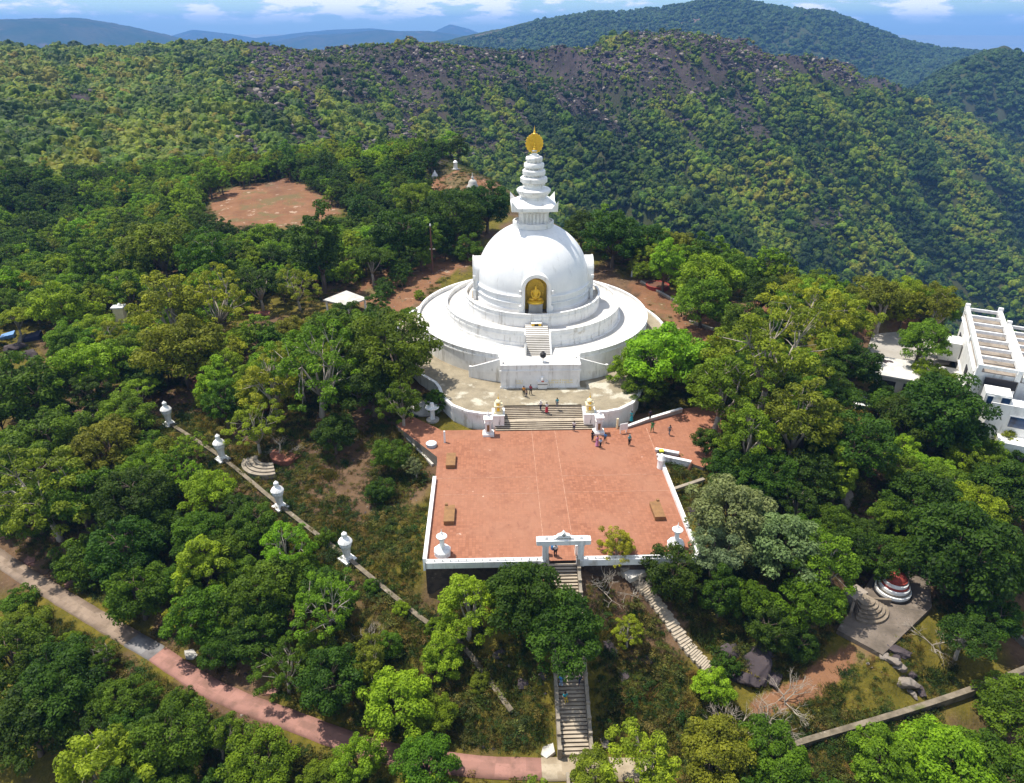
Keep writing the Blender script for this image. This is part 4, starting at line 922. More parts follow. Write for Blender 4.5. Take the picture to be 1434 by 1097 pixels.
for a in (
    # around the stupa, west side
    (556, 500, 62, 'broad', 'deep green', 'tall spreading deep green tree against the west side of the stupa terraces'), (520, 545, 42, 'dense', 'dark green', 'dark dense tree under the tall spreading tree west of the apron'),
    (442, 518, 54, 'feathery', 'mid green', 'airy mid green tree with a pale forked trunk west of the apron'), (490, 470, 44, 'broad', 'deep green', 'deep green tree behind the tall spreading one, near the flat roofed shelter'),
    (380, 540, 42, 'feathery', 'golden green', 'golden tinged feathery tree above the second white urn pillar'), (255, 490, 58, 'broad', 'olive green', 'wide olive green tree in the middle of the west woods'), (240, 430, 50, 'feathery', 'yellow green', 'yellow green feathery tree before the small cream shrine'),
    (300, 425, 40, 'feathery', 'yellow green', 'sparse yellow green tree at the edge of the picnic ground'), (225, 352, 48, 'broad', 'olive green', 'broad olive crown behind the small cream shrine'), (290, 365, 44, 'feathery', 'deep green', 'tall thin tree with pale bare limbs west of the picnic ground'),
    (362, 398, 31, 'umbrella', 'dark green', 'dark umbrella shaped tree standing alone on the picnic ground'), (416, 402, 25, 'feathery', 'yellow green', 'small thin yellow green tree beside the umbrella tree'), (447, 350, 38, 'tall', 'dark green', 'tall dark green tree in front of the bare red field'), (520, 362, 30, 'umbrella', 'deep green', 'deep green tree with a white painted trunk by the dirt yard'),
    (560, 335, 38, 'dense', 'dark green', 'dark tree at the back of the dirt yard'), (600, 330, 30, 'dense', 'dark green', 'dark tree beside the rusty pole behind the stupa'), (640, 305, 40, 'broad', 'dark green', 'tall dark tree between the rusty pole and the dome'), (682, 292, 34, 'dense', 'dark green', 'dark tree just behind the left shoulder of the dome'), (590, 285, 30, 'broad', 'mid green', 'mid green tree below the bare mound'), (588, 414, 8, 'bushy', 'fresh green', 'small round bush at the west rim of the stupa beside the dirt yard'), (572, 440, 12, 'bushy', 'mid green', 'low bush where the apron meets the west trees'), (655, 350, 22, 'bushy', 'deep green', 'low tree hugging the back rim of the stupa terraces'),
    (80, 436, 36, 'dense', 'bright green', 'round bright green tree by the boulders and blue sheet'), (130, 520, 46, 'broad', 'fresh green', 'fresh green tree below the boulders at the west edge'), (30, 560, 60, 'dense', 'deep green', 'large deep green crown at the west picture edge'), (70, 620, 52, 'broad', 'deep green', 'wide deep green tree left of the highest urn pillar'), (60, 690, 60, 'feathery', 'olive green', 'olive tree with curved pale limbs at the west edge'), (148, 628, 46, 'broad', 'olive green', 'olive crowned tree left of the highest urn pillar'),
    (48, 715, 42, 'dense', 'deep green', 'deep green tree directly above the start of the grey path'), (110, 700, 50, 'broad', 'deep green', 'deep green crown inland from the grey path'), (176, 778, 50, 'dense', 'dark green', 'large dark green tree beside the grey part of the path'), (190, 706, 50, 'dense', 'dark green', 'dark green tree between the west edge and the urn pillars'), (296, 692, 35, 'broad', 'bright green', 'bright green tree under the second urn pillar'), (280, 752, 40, 'dense', 'deep green', 'deep green tree below the bright green one'), (402, 768, 36, 'feathery', 'fresh green', 'light green feathery tree hiding the foot of the third urn pillar'), (204, 668, 32, 'dense', 'mid green', 'mid green tree below the highest urn pillar'),
    (285, 790, 36, 'tall', 'bright green', 'tall bright green tree rising in the middle of the lower west woods'), (290, 862, 44, 'dense', 'deep green', 'deep green tree under the tall bright one'), (370, 830, 50, 'broad', 'deep green', 'deep green tree above the pink path bend'), (424, 806, 30, 'dense', 'mid green', 'mid green tree left of the lowest urn pillar'), (455, 850, 40, 'feathery', 'mid green', 'thin mid green tree below the lowest urn pillar'), (365, 880, 40, 'dense', 'dark green', 'dark green tree overhanging the pink path'), (445, 918, 33, 'bushy', 'deep green', 'bushy tree on the slope above the end of the pink path'), (520, 930, 34, 'feathery', 'olive green', 'olive sapling on the open slope above the pink path'),
    (612, 868, 15, 'bushy', 'mid green', 'small round bush against the middle of the hillside wall'), (560, 838, 13, 'bushy', 'fresh green', 'small fresh bush above the hillside wall on the open slope'), (520, 822, 12, 'bushy', 'deep green', 'little dark bush just right of the lowest urn pillar'), (672, 955, 14, 'bushy', 'olive green', 'small olive bush on the broken end of the hillside wall'), (455, 755, 14, 'bushy', 'deep green', 'small dark bush on the wall left of the lowest urn pillar'), (545, 905, 20, 'bushy', 'deep green', 'dark bush on the open slope below the hillside wall'),
    (32, 858, 24, 'bushy', 'deep green', 'bushy deep green tree against the outer edge of the grey path'), (98, 908, 22, 'bushy', 'mid green', 'bushy mid green tree against the outer side of the grey path'), (145, 925, 20, 'feathery', 'deep green', 'thin deep green tree leaning over the grey path outer edge'), (248, 985, 20, 'bushy', 'deep green', 'bushy tree just outside the start of the pink path'), (312, 1018, 18, 'feathery', 'dark green', 'thin dark sapling on the bank outside the pink path'),
    # lower edge
    (562, 980, 50, 'broad', 'bright green', 'large bright green tree overhanging the pink path'), (620, 918, 32, 'bushy', 'bright green', 'small bright green tree at the broken end of the hillside wall'), (655, 845, 50, 'feathery', 'bright green', 'bright green tree with a leaning pale trunk in front of the terrace'), (732, 838, 56, 'dense', 'dark green', 'large dark tree covering the upper long stair beneath the gateway'), (788, 890, 54, 'dense', 'dark green', 'dark tree leaning over the middle of the long stair'), (505, 1080, 36, 'broad', 'fresh green', 'fresh green tree at the bottom edge below the pink path'), (600, 1070, 44, 'broad', 'deep green', 'deep green tree at the bottom edge left of the landing'),
    (370, 1082, 48, 'broad', 'mid green', 'mid green tree below the bend of the pink path'), (235, 1045, 50, 'dense', 'deep green', 'deep green tree below the grey slab of the path'), (130, 1080, 70, 'feathery', 'yellow green', 'yellow green crown filling the bottom left corner'), (80, 985, 58, 'dense', 'dark green', 'large dark green crown below the grey path'), (20, 925, 52, 'dense', 'deep green', 'deep green tree at the west edge below the path'), (172, 985, 38, 'broad', 'deep green', 'deep green tree just below the grey slab'), (40, 1020, 56, 'dense', 'dark green', 'dark green tree above the bottom left corner'), (455, 1092, 32, 'broad', 'mid green', 'mid green tree under the pink path end'), (305, 1035, 30, 'feathery', 'mid green', 'thin mid green tree on the bank under the pink path'),
    (915, 1075, 56, 'feathery', 'yellow green', 'yellow green tree beside the stair landing at the bottom edge'), (1000, 1050, 52, 'broad', 'olive green', 'olive tree at the bottom edge right of the landing'), (1000, 965, 28, 'bushy', 'bright green', 'small bright green tree below the crooked stair'), (880, 885, 22, 'feathery', 'yellow green', 'small yellow leaved sapling beside the long stair'), (866, 768, 27, 'feathery', 'golden green', 'thin golden leaved tree poking above the terrace front edge'), (940, 805, 40, 'dense', 'dark green', 'dark tree at the terrace corner over the crooked stair'), (1090, 1070, 50, 'broad', 'deep green', 'deep green tree at the bottom edge left of the boundary wall'), (1230, 1070, 48, 'broad', 'mid green', 'mid green tree at the bottom edge under the boundary wall'), (1330, 1065, 60, 'broad', 'fresh green', 'fresh green tree at the bottom edge below the boundary wall'), (1420, 1000, 50, 'dense', 'deep green', 'deep green tree at the right edge above the boundary wall'), (1390, 1085, 56, 'dense', 'deep green', 'deep green crown in the bottom right corner'), (1290, 1085, 30, 'bushy', 'fresh green', 'low fresh green tree on the bottom edge'),
    # east side
    (925, 500, 56, 'broad', 'bright green', 'bright green spreading tree against the east side of the stupa'), (885, 520, 32, 'broad', 'fresh green', 'fresh green tree overlapping the apron east wall'), (905, 545, 26, 'dense', 'deep green', 'small dark tree behind the garden wall'), (1000, 395, 44, 'broad', 'fresh green', 'fresh green tree beside the sandy track behind the stupa'), (985, 425, 36, 'dense', 'mid green', 'mid green tree shading the sandy track'), (1030, 385, 30, 'dense', 'deep green', 'deep green tree at the cliff edge by the sandy track'), (945, 350, 26, 'broad', 'olive green', 'olive tree at the ridge edge behind the red planter'), (860, 335, 40, 'dense', 'dark green', 'large dark tree right of the dome at the ridge edge'), (815, 325, 28, 'dense', 'dark green', 'dark tree touching the right shoulder of the dome'), (905, 345, 28, 'dense', 'dark green', 'dark tree behind the red planter'),
    (1080, 500, 66, 'feathery', 'olive green', 'tall olive feathery tree in the middle of the east grove'), (1010, 545, 56, 'feathery', 'mid green', 'feathery tree in front of the east grove beside the side terrace'), (1120, 590, 62, 'feathery', 'olive green', 'many stemmed olive tree with pale trunks in the east grove'), (1050, 610, 48, 'feathery', 'mid green', 'mid green tree with pale leaning trunks by the side terrace'), (1130, 450, 50, 'feathery', 'yellow green', 'yellow green tree at the back of the east grove'), (1180, 445, 40, 'feathery', 'yellow green', 'yellow green tree before the concrete court'), (1195, 515, 36, 'dense', 'dark green', 'dark round tree at the east end of the grove'), (1195, 630, 50, 'dense', 'dark green', 'big dark tree below the east grove'), (1130, 670, 40, 'dense', 'dark green', 'dark tree under the pale trunks of the grove'), (1025, 660, 34, 'dense', 'dark green', 'dark tree at the corner of the side terrace'), (1070, 415, 28, 'dense', 'dark green', 'dark bushy tree on the bare patch by the cliff'), (1040, 455, 30, 'dense', 'deep green', 'deep green tree left of the bare patch'),
    (1345, 505, 22, 'bushy', 'deep green', 'low deep green tree against the pergola wall of the building'), (1240, 415, 44, 'umbrella', 'olive green', 'tall thin olive tree with bare trunk beside the concrete court'), (1292, 482, 36, 'broad', 'mid green', 'mid green tree in front of the low white wing of the building'), (1320, 430, 34, 'feathery', 'olive green', 'olive tree behind the concrete court'), (1318, 584, 60, 'dense', 'dark green', 'great dark spreading tree in front of the white building'), (1270, 590, 38, 'dense', 'dark green', 'dark crown left of the great spreading tree'), (1240, 776, 36, 'dense', 'dark green', 'dark tree rising above the striped stupa'), (1340, 770, 74, 'dense', 'dark green', 'largest dark crown to the right of the striped stupa'), (1290, 700, 42, 'dense', 'dark green', 'dark tree between the striped stupa and the building'), (1405, 690, 50, 'dense', 'dark green', 'dark tree at the right edge below the building'), (1422, 655, 22, 'tall', 'dark green', 'drooping dark tree before the lowest floor of the building'), (1400, 800, 50, 'dense', 'dark green', 'dark crown at the right edge'), (1310, 660, 26, 'bushy', 'bright green', 'bright yellow green bush under the great spreading tree'),
    (1030, 720, 60, 'broad', 'grey green', 'large grey green tree at the east corner of the terrace'), (1100, 760, 56, 'broad', 'grey green', 'grey green tree joining the large one on its east side'), (1000, 775, 40, 'broad', 'grey green', 'grey green tree near the east terrace finial'), (1160, 790, 50, 'feathery', 'mid green', 'mid green tree left of the striped stupa'), (1132, 846, 40, 'dense', 'deep green', 'deep green tree left of the fan shaped steps'), (1120, 905, 26, 'bushy', 'dark green', 'dark low tree beside the dirt trail'), (1045, 840, 30, 'dense', 'deep green', 'deep green tree below the grey green ones'),
    (530, 690, 22, 'bushy', 'dark green', 'dark shrub like tree on the shaded ground west of the terrace'), (468, 610, 30, 'dense', 'dark green', 'small dark tree with a white trunk on the shaded ground'), (545, 640, 24, 'dense', 'deep green', 'deep green tree below the tall spreading one by the west path'), (583, 655, 15, 'feathery', 'grey green', 'grey leaved sapling beside the pebbled strip'), (610, 560, 14, 'tall', 'deep green', 'thin drooping tree beside the stone disc'),
): man_tree(*a[:5], a[5], a[6] if len(a) > 6 else 1.0)
def covers(t, polys, k=.97):
    uu = [t['u']]+[t['u']+t['rpx']*k*math.cos(a) for a in np.arange(0, 6.28, .785)]; vv = [t['v']]+[t['v']+t['rpx']*k*.9*math.sin(a) for a in np.arange(0, 6.28, .785)]
    return any(inpoly(np.array(uu), np.array(vv), p).any() for p in polys)
# the rest of the wood grows by itself over the hilltop
GRID = {}
def gput(t):
    GRID.setdefault((int(t['x']//9), int(t['y']//9)), []).append(t)
def gfree(x, y, r, f):
    a, b = int(x//9), int(y//9)
    for i in (-1, 0, 1):
        for j in (-1, 0, 1):
            for t in GRID.get((a+i, b+j), ()):
                if math.hypot(x-t['x'], y-t['y']) < f*(r+t['rad']): return False
    return True
for t in TREES: gput(t)
def colour_for(x, y, u, v):
    n = float(fbm(np.array(x/26), np.array(y/26), 3, 71))+rnd.gauss(0, .1)
    warm = .06 if (v < 480 and u < 350) or u > 1000 and v < 640 else 0
    if v > 640: n -= .04
    n += warm*.6
    if n < .41: return 'dark green'
    if n < .50: return 'deep green'
    if n < .565: return 'mid green'
    if n < .63: return rnd.choice(('fresh green', 'olive green', 'fresh green', 'mid green'))
    return rnd.choice(('bright green', 'yellow green', 'fresh green', 'fresh green'))
nc = 16000
ca = RNG.uniform(R(-44), R(44), nc); cr = np.sqrt(RNG.uniform(26**2, 330**2, nc)); cxx = CAM[0]+cr*np.sin(ca+PS); cyy = CAM[1]+cr*np.cos(ca+PS)
order = np.argsort(cr); cz_all = H(cxx, cyy)
ru = proj(np.stack([cxx, cyy, cz_all+4], -1)); rk_all = rockmask(cxx, cyy, cz_all)
for i in order:
    x, y, z = float(cxx[i]), float(cyy[i]), float(cz_all[i]); u, v, Z = float(ru[0][i]), float(ru[1][i]), float(ru[2][i])
    if u < -250 or u > 1660 or v > 1190 or z < -170 or rk_all[i] > .5: continue
    if math.hypot(x, y) < 27.5 or (abs(x) < 18 and -67 < y < -28): continue
    soft = bool(inpoly(np.array(u), np.array(v), SOFT[0]) or any(inpoly(np.array(u), np.array(v), p) for p in SOFT[1:]))
    if soft and rnd.random() < .86: continue
    rad = rnd.uniform(2.1, 4.0)*(.62 if soft else 1)*(1.0 if cr[i] < 200 else .95)
    if not gfree(x, y, rad, .60 if cr[i] < 190 else .55): continue
    if z < -12 and cr[i] > 150: kind = rnd.choice(('dense', 'broad'))
    else: kind = rnd.choice(('dense', 'dense', 'broad', 'broad', 'feathery', 'bushy', 'tall', 'umbrella')) if not soft else rnd.choice(('bushy', 'feathery'))
    n0 = len(TREES); t = tree_rec(x, y, kind, rad, colour_for(x, y, u, v), z=z)
    if covers(t, KEEP): TREES.pop(); continue
    if inpoly(np.array(t['ub']), np.array(t['vb']), KEEP[0]): TREES.pop(); continue
    gput(t)
for t in TREES: t['vis'] = -t['rpx'] < t['u'] < 1434+t['rpx'] and t['v'] < 1097+t['rpx']*.9
man = [t for t in TREES if t['man']]; auto = sorted([t for t in TREES if not t['man'] and t['vis']], key=lambda t: -t['rpx'])
near = man+auto[:max(0, 292-len(man))]; mass_trees = auto[max(0, 292-len(man)):]+[t for t in TREES if not t['man'] and not t['vis'] and t['v'] < 1250]
# ---- labels that say which tree
LAND = [((238, 580), 'highest urn pillar'), ((309, 628), 'second urn pillar'), ((391, 694), 'third urn pillar'), ((487, 766), 'lowest urn pillar'), ((390, 280), 'bare red field'), ((640, 245), 'bare mound'), ((485, 415), 'flat roofed shelter'), ((171, 437), 'small cream shrine'), ((25, 480), 'boulders and blue sheet'), ((920, 402), 'red planter'),
        ((1248, 815), 'striped stupa'), ((1390, 500), 'white building'), ((1240, 490), 'concrete court'), ((1225, 880), 'fan shaped steps'), ((1260, 1005), 'boundary wall'), ((945, 870), 'crooked stair'), ((805, 1000), 'lower long stair'), ((100, 845), 'grey path'), ((225, 915), 'grey path slab'), ((330, 970), 'pink path'), ((470, 1025), 'pink path end'), ((700, 1070), 'stair landing'), ((620, 760), 'west terrace finial'), ((945, 755), 'east terrace finial'), ((590, 480), 'stupa west rim'), ((905, 450), 'stupa east rim'), ((880, 300), 'dome right shoulder'), ((670, 320), 'dome left shoulder'), ((605, 345), 'rusty pole'), ((360, 440), 'picnic ground'), ((950, 440), 'sandy track'), ((0, 300), 'west picture edge'), ((1060, 420), 'bare patch by the cliff'), ((1090, 560), 'east grove'), ((60, 1040), 'bottom left corner'), ((1380, 1050), 'bottom right corner'), ((450, 650), 'shaded brown ground'), ((550, 830), 'open grassy slope'), ((0, 650), 'west edge woods'), ((150, 330), 'far west woods')]
KW = {'dense': 'round', 'broad': 'spreading', 'feathery': 'feathery', 'umbrella': 'flat topped', 'bushy': 'bushy', 'tall': 'tall'}
SEEN = {}
def tree_label(t):
    c = sorted((math.hypot(t['u']-p[0], t['v']-p[1]), n, p) for p, n in LAND)
    def rel(p):
        dx, dy = t['u']-p[0], t['v']-p[1]
        if abs(dx) > 1.6*abs(dy): return 'left of' if dx < 0 else 'right of'
        if abs(dy) > 1.6*abs(dx): return 'beyond' if dy < 0 else 'below'
        return ('beyond and left of' if dx < 0 else 'beyond and right of') if dy < 0 else ('below and left of' if dx < 0 else 'below and right of')
    size = 'small ' if t['rpx'] < 17 else 'large ' if t['rpx'] > 42 else ''
    base = f"{size}{KW[t['kind']]} {t['col']} tree"
    far = lambda d: 'close ' if d < 55 else ''
    opts = [f"{base} {far(d)}{rel(p)} the {n}" for d, n, p in c[:2]]+[f"{base} {rel(c[0][2])} the {c[0][1]}, toward the {n}" for d, n, p in c[1:4]]
    return opts
used = set(t['label'] for t in man)
for t in near:
    if t['man']: continue
    for o in tree_label(t):
        if o not in used: break
    else:
        c = sorted((math.hypot(t['u']-q['u'], t['v']-q['v']), q['label']) for q in near if q.get('label') and q['man'])
        k = 0
        while True:
            o = f"{KW[t['kind']]} {t['col']} tree beside the "+' '.join(c[k][1].split()[:9])
            if o not in used and len(o.split()) <= 16: break
            k += 1
    used.add(o); t['label'] = ' '.join(o.split()[:16])
for t in near:
    P = PROT[t['kind']][t['var']]; c = COLS[t['col']]; j = [rnd.uniform(.88, 1.12) for _ in range(3)]
    e = empty('tree', (t['x'], t['y'], t['z']), t['rz'], t['label'], 'tree', 'trees on the stupa hill'); e.scale = (t['s'], t['s'], t['s']*t['sz'])
    for nm, me in (('trunk', P['trunk']), ('crown', P['crown'])):
        o = bpy.data.objects.new(nm, me); COL.objects.link(o); o.parent = e
        if nm == 'crown': o.color = (c[0]*j[0], c[1]*j[1], c[2]*j[2], 1)
print('trees', len(man), len(near), len(mass_trees))

# ------------------------------------------------------------------ the woods that read as one mass
def hidden_mesh_object(name, V, Fq, tone, mats, mi=None):
    me = npmesh(name, V, Fq, mats, tone, mi); return bpy.data.objects.new(name, me)
SRC = bpy.data.collections.new('wood_sources')      # never linked to the scene: only read by the woods
ORDER = []
def add_src(o): SRC.objects.link(o); ORDER.append(o.name); return len(ORDER)-1
# three digit names keep the collection's order
def mid_proto(kind, v, i):
    P = PROT[kind][v]; k = len(P['F']); sel = np.arange(0, k, 3)
    V = P['V'].reshape(-1, 4, 3)[sel]; c = V.mean(1, keepdims=True); V = (c+(V-c)*1.6).reshape(-1, 3)/P['R']; Fq = np.arange(len(V)).reshape(-1, 4)
    q = [f for f in P['tf'] if len(f) == 4]; tv = P['tv']/P['R']; Ft = np.array(q)+len(V)
    return hidden_mesh_object(f's{i:03d}', np.concatenate([V, tv]), np.concatenate([Fq, Ft]), np.concatenate([P['tone'][sel], np.zeros(len(Ft))]), [M['leafi'], M['bark']], np.concatenate([np.zeros(len(Fq)), np.ones(len(Ft))]))
MID = {}
for kind in PROT:
    for v in range(len(PROT[kind])):
        MID[(kind, v)] = add_src(mid_proto(kind, v, len(ORDER)))
FAR0 = len(ORDER)
for k in range(7):
    rng = np.random.default_rng(900+k); bc, cl, r, own = crown_shape(rng, 1.0, .62, 5, 26, .30, .85, -.5, .35)
    bm = bmesh.new(); bmesh.ops.create_icosphere(bm, subdivisions=3, radius=1); D0 = np.array([v.co[:] for v in bm.verts]); Ft = np.array([[v.index for v in f.verts] for f in bm.faces]); bm.free()
    c0 = cl-np.array((0, 0, .62)); tt = (D0@c0.T); perp = (c0**2).sum(1)[None]-tt**2; hit = tt+np.sqrt(np.maximum((r*1.25)[None]**2-perp, 0)); rr_ = np.maximum(np.where(perp < (r*1.25)[None]**2, hit, 0).max(1), .45)
    V0 = D0*(rr_*.93)[:, None]+np.array((0, 0, .62)); V0 += (fbm(D0[:, 0]*6+k*9, D0[:, 1]*6+D0[:, 2]*5, 2, k)-.5)[:, None]*D0*.16
    V, Fq, tone = leaves(rng, cl, r*1.05, 190, .12, up=.5, asp=.8)
    Q = np.concatenate([Ft[:, [0, 1, 2]], Ft[:, 2:3]], 1)
    me = bpy.data.meshes.new(f's{len(ORDER):03d}'); me.from_pydata(np.concatenate([V0, V]).tolist(), [], Ft.tolist()+(Fq+len(V0)).tolist()); me.materials.append(M['leafi'])
    tn = np.concatenate([np.clip(.42+.9*(fbm(V0[Ft].mean(1)[:, 0]*3, V0[Ft].mean(1)[:, 1]*3+k, 2, 7)-.5)+RNG.normal(0, .14, len(Ft)), 0, 1), tone*.9]); a = me.attributes.new('tone', 'FLOAT', 'FACE'); a.data.foreach_set('value', tn.astype(np.float32))
    add_src(bpy.data.objects.new(f's{len(ORDER):03d}', me))
FAR1 = len(ORDER); BUSH0 = FAR1
for k in range(5):
    rng = np.random.default_rng(950+k); n = 6; cen = np.stack([rng.normal(size=n)*.45, rng.normal(size=n)*.45, np.full(n, .25)+.25*rng.random(n)], 1)
    V, Fq, tone = leaves(rng, cen, np.full(n, .38), 240, .10, up=.3, asp=.35)
    add_src(hidden_mesh_object(f's{len(ORDER):03d}', V, Fq, tone, [M['leafi']]))
for k in range(3):
    rng = np.random.default_rng(970+k); n = 150; b = rng.normal(size=(n, 3))*np.array((.45, .45, 0)); d = unit(np.stack([rng.normal(size=n)*.45, rng.normal(size=n)*.45, np.ones(n)], 1)); L_ = (.35+.5*rng.random((n, 1))); sd = unit(np.cross(d, rng.normal(size=(n, 3))))*.035
    V = np.stack([b-sd, b+sd, b+d*L_+sd*.3, b+d*L_-sd*.3], 1).reshape(-1, 3); add_src(hidden_mesh_object(f's{len(ORDER):03d}', V, np.arange(4*n).reshape(-1, 4), rng.random(n), [M['leafi']]))
BUSH1 = len(ORDER); ROCK0 = BUSH1
def rock_mesh(seed, sub=2):
    rng = np.random.default_rng(seed); bm = bmesh.new(); bmesh.ops.create_icosphere(bm, subdivisions=sub, radius=1); V = np.array([v.co[:] for v in bm.verts])
    for k in range(16):
        d = unit(rng.normal(size=3)); h = .40+.4*rng.random(); s = V@d; V = np.where((s > h)[:, None], V-(s-h)[:, None]*d*.97, V)
    V += (fbm(V[:, 0]*3+seed, V[:, 1]*3+V[:, 2]*2, 4, seed)-.5)[:, None]*.3*V+(fbm(V[:, 0]*8+seed, V[:, 1]*8+V[:, 2]*7, 3, seed+4)-.5)[:, None]*.26*V; V *= np.array((1, .75, .6))
    Fq = np.array([[v.index for v in f.verts] for f in bm.faces]); bm.free(); return V, Fq
for k in range(4):
    V, Fq = rock_mesh(40+k); me = npmesh(f's{len(ORDER):03d}', V, Fq, [M['rock'] if k else M['palerock']]); add_src(bpy.data.objects.new(f's{len(ORDER):03d}', me))
ROCK1 = len(ORDER)
def scatter(name, pts, sc3, rz, idx, tint, tilt=None):
    me = bpy.data.meshes.new(name); n = len(pts); me.vertices.add(n); me.vertices.foreach_set('co', np.asarray(pts, np.float32).ravel())
    a = me.attributes.new('sz', 'FLOAT_VECTOR', 'POINT'); a.data.foreach_set('vector', np.asarray(sc3, np.float32).ravel())
    rot = np.zeros((n, 3), np.float32); rot[:, 2] = rz
    if tilt is not None: rot[:, :2] = tilt
    a = me.attributes.new('rt', 'FLOAT_VECTOR', 'POINT'); a.data.foreach_set('vector', rot.ravel())
    a = me.attributes.new('vi', 'INT', 'POINT'); a.data.foreach_set('value', np.asarray(idx, np.int32))
    a = me.attributes.new('tint', 'FLOAT_COLOR', 'POINT'); a.data.foreach_set('color', np.concatenate([np.asarray(tint, np.float32), np.ones((n, 1), np.float32)], 1).ravel())
    o = bpy.data.objects.new(name, me); COL.objects.link(o); tag(o, kind='stuff')
    g = bpy.data.node_groups.new(name+'_spread', 'GeometryNodeTree')
    g.interface.new_socket('Geometry', in_out='INPUT', socket_type='NodeSocketGeometry'); g.interface.new_socket('Geometry', in_out='OUTPUT', socket_type='NodeSocketGeometry')
    gi = g.nodes.new('NodeGroupInput'); go = g.nodes.new('NodeGroupOutput'); ip = g.nodes.new('GeometryNodeInstanceOnPoints'); ci = g.nodes.new('GeometryNodeCollectionInfo')
    ci.inputs['Collection'].default_value = SRC; ci.inputs['Separate Children'].default_value = True; ci.inputs['Reset Children'].default_value = True; ip.inputs['Pick Instance'].default_value = True
    def na(nm, ty):
        k = g.nodes.new('GeometryNodeInputNamedAttribute'); k.data_type = ty; k.inputs['Name'].default_value = nm; return k.outputs['Attribute']
    e2r = g.nodes.new('FunctionNodeEulerToRotation')
    g.links.new(gi.outputs[0], ip.inputs['Points']); g.links.new(ci.outputs[0], ip.inputs['Instance']); g.links.new(na('vi', 'INT'), ip.inputs['Instance Index'])
    g.links.new(na('sz', 'FLOAT_VECTOR'), ip.inputs['Scale']); g.links.new(na('rt', 'FLOAT_VECTOR'), e2r.inputs[0]); g.links.new(e2r.outputs[0], ip.inputs['Rotation']); g.links.new(ip.outputs[0], go.inputs[0])
    md = o.modifiers.new('spread', 'NODES'); md.node_group = g; return o
PALN = list(COLS)
def jit(c, n): return np.array(c)[None, :]*(1+RNG.uniform(-.15, .15, (n, 3)))
pts, s3, rz, ix, ti = [], [], [], [], []
for t in mass_trees:
    pts.append((t['x'], t['y'], t['z'])); r = t['rad']; s3.append((r, r, r*t['sz'])); rz.append(t['rz']); ix.append(MID[(t['kind'], t['var'])]); ti.append(np.array(COLS[t['col']])*(1+RNG.uniform(-.12, .12, 3)))
# far woods: jittered polar lattice with the photo's bare rock and clearings left open
fx, fy, fr = [], [], []
D = 318.0
while D < 1500:
    step = 2.75+.7*min(1, (D-318)/900); n = int(2*R(46)*D/step); a = R(-44)+np.arange(n)*(2*R(44)/n)+RNG.uniform(-.5, .5, n)*step/D*1.3
    d = D+RNG.uniform(-.5, .5, n)*step*1.3; fx.append(CAM[0]+d*np.sin(a+PS)); fy.append(CAM[1]+d*np.cos(a+PS)); fr.append(np.full(n, step)); D += step*.92
fx, fy, fr = map(np.concatenate, (fx, fy, fr)); fz = H(fx, fy); fu, fv, fZ = proj(np.stack([fx, fy, fz+2], -1))
k = (fu > -260) & (fu < 1680) & (fv < 480); fx, fy, fr, fz, fu, fv, fZ = [q[k] for q in (fx, fy, fr, fz, fu, fv, fZ)]
rk = rockmask(fx, fy, fz); big = fbm(fx/60, fy/60, 3, 88); n = len(fx)
size = fr*RNG.uniform(.38, 1.0, n)*np.where(RNG.random(n) < .14, 1.7, 1)*(1-.45*np.clip(rk*1.4, 0, 1))
keep = (RNG.random(n) > np.clip(rk*.72, 0, .70)) & (RNG.random(n) > .06) & ~inpoly(fx, fy, CLEAR_DIRT)
clear = inpoly(fu, fv, [(600, 250), (640, 225), (695, 250), (700, 266), (600, 266)]); keep &= ~clear
col = np.zeros((n, 3)); q = fbm(fx/45, fy/45, 4, 99)*.72+RNG.random(n)*.28
farpal = np.array([(.026, .052, .005), (.052, .092, .006), (.092, .144, .007), (.142, .198, .009), (.195, .236, .011), (.225, .21, .018)])
q = q+.42*(fbm((fu*.55+fv*.83)/120, (fu*.83-fv*.55)/20, 3, 171)-.5)*(fv > 70)
band = np.interp(q, [.22, .36, .46, .56, .66, .78], np.arange(6)); band += np.where((fu < 420) & (fv > 70), .75, 0)*(1-sstep(250, 420, fu)*.6)-.75*((fu > 700) & (fv > 110) & (fu-700 > (fv-110)*.2))*1.0+1.1*inpoly(fu+RNG.normal(0, 14, n), fv+RNG.normal(0, 10, n), [(1060, 225), (1110, 235), (1260, 380), (1260, 410), (1180, 370), (1090, 290)])  # cloud shade on the right slope and a sunlit patch painted into the tint
band += (1.1*inpoly(fu+RNG.normal(0, 22, n), fv+RNG.normal(0, 16, n), [(1230, 118), (1434, 200), (1434, 320), (1330, 230)])+.5*inpoly(fu, fv, [(760, 42), (1010, 30), (1020, 55), (800, 60)]))  # further sunlit patches, also painted into the crown colours
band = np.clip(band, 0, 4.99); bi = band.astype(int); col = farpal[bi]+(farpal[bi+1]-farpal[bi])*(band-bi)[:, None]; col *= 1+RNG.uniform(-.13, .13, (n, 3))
fi = RNG.integers(FAR0, FAR1, n)
A = np.stack([fx, fy, fz-.25*size], -1)[keep]; S = np.stack([size, size, size*RNG.uniform(.85, 1.25, n)], -1)[keep]
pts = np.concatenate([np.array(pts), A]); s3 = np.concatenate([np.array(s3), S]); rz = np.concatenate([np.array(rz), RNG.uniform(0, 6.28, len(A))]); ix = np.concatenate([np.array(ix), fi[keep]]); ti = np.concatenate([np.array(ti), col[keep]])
scatter('woods', pts, s3, rz, ix, ti); print('woods', len(pts))
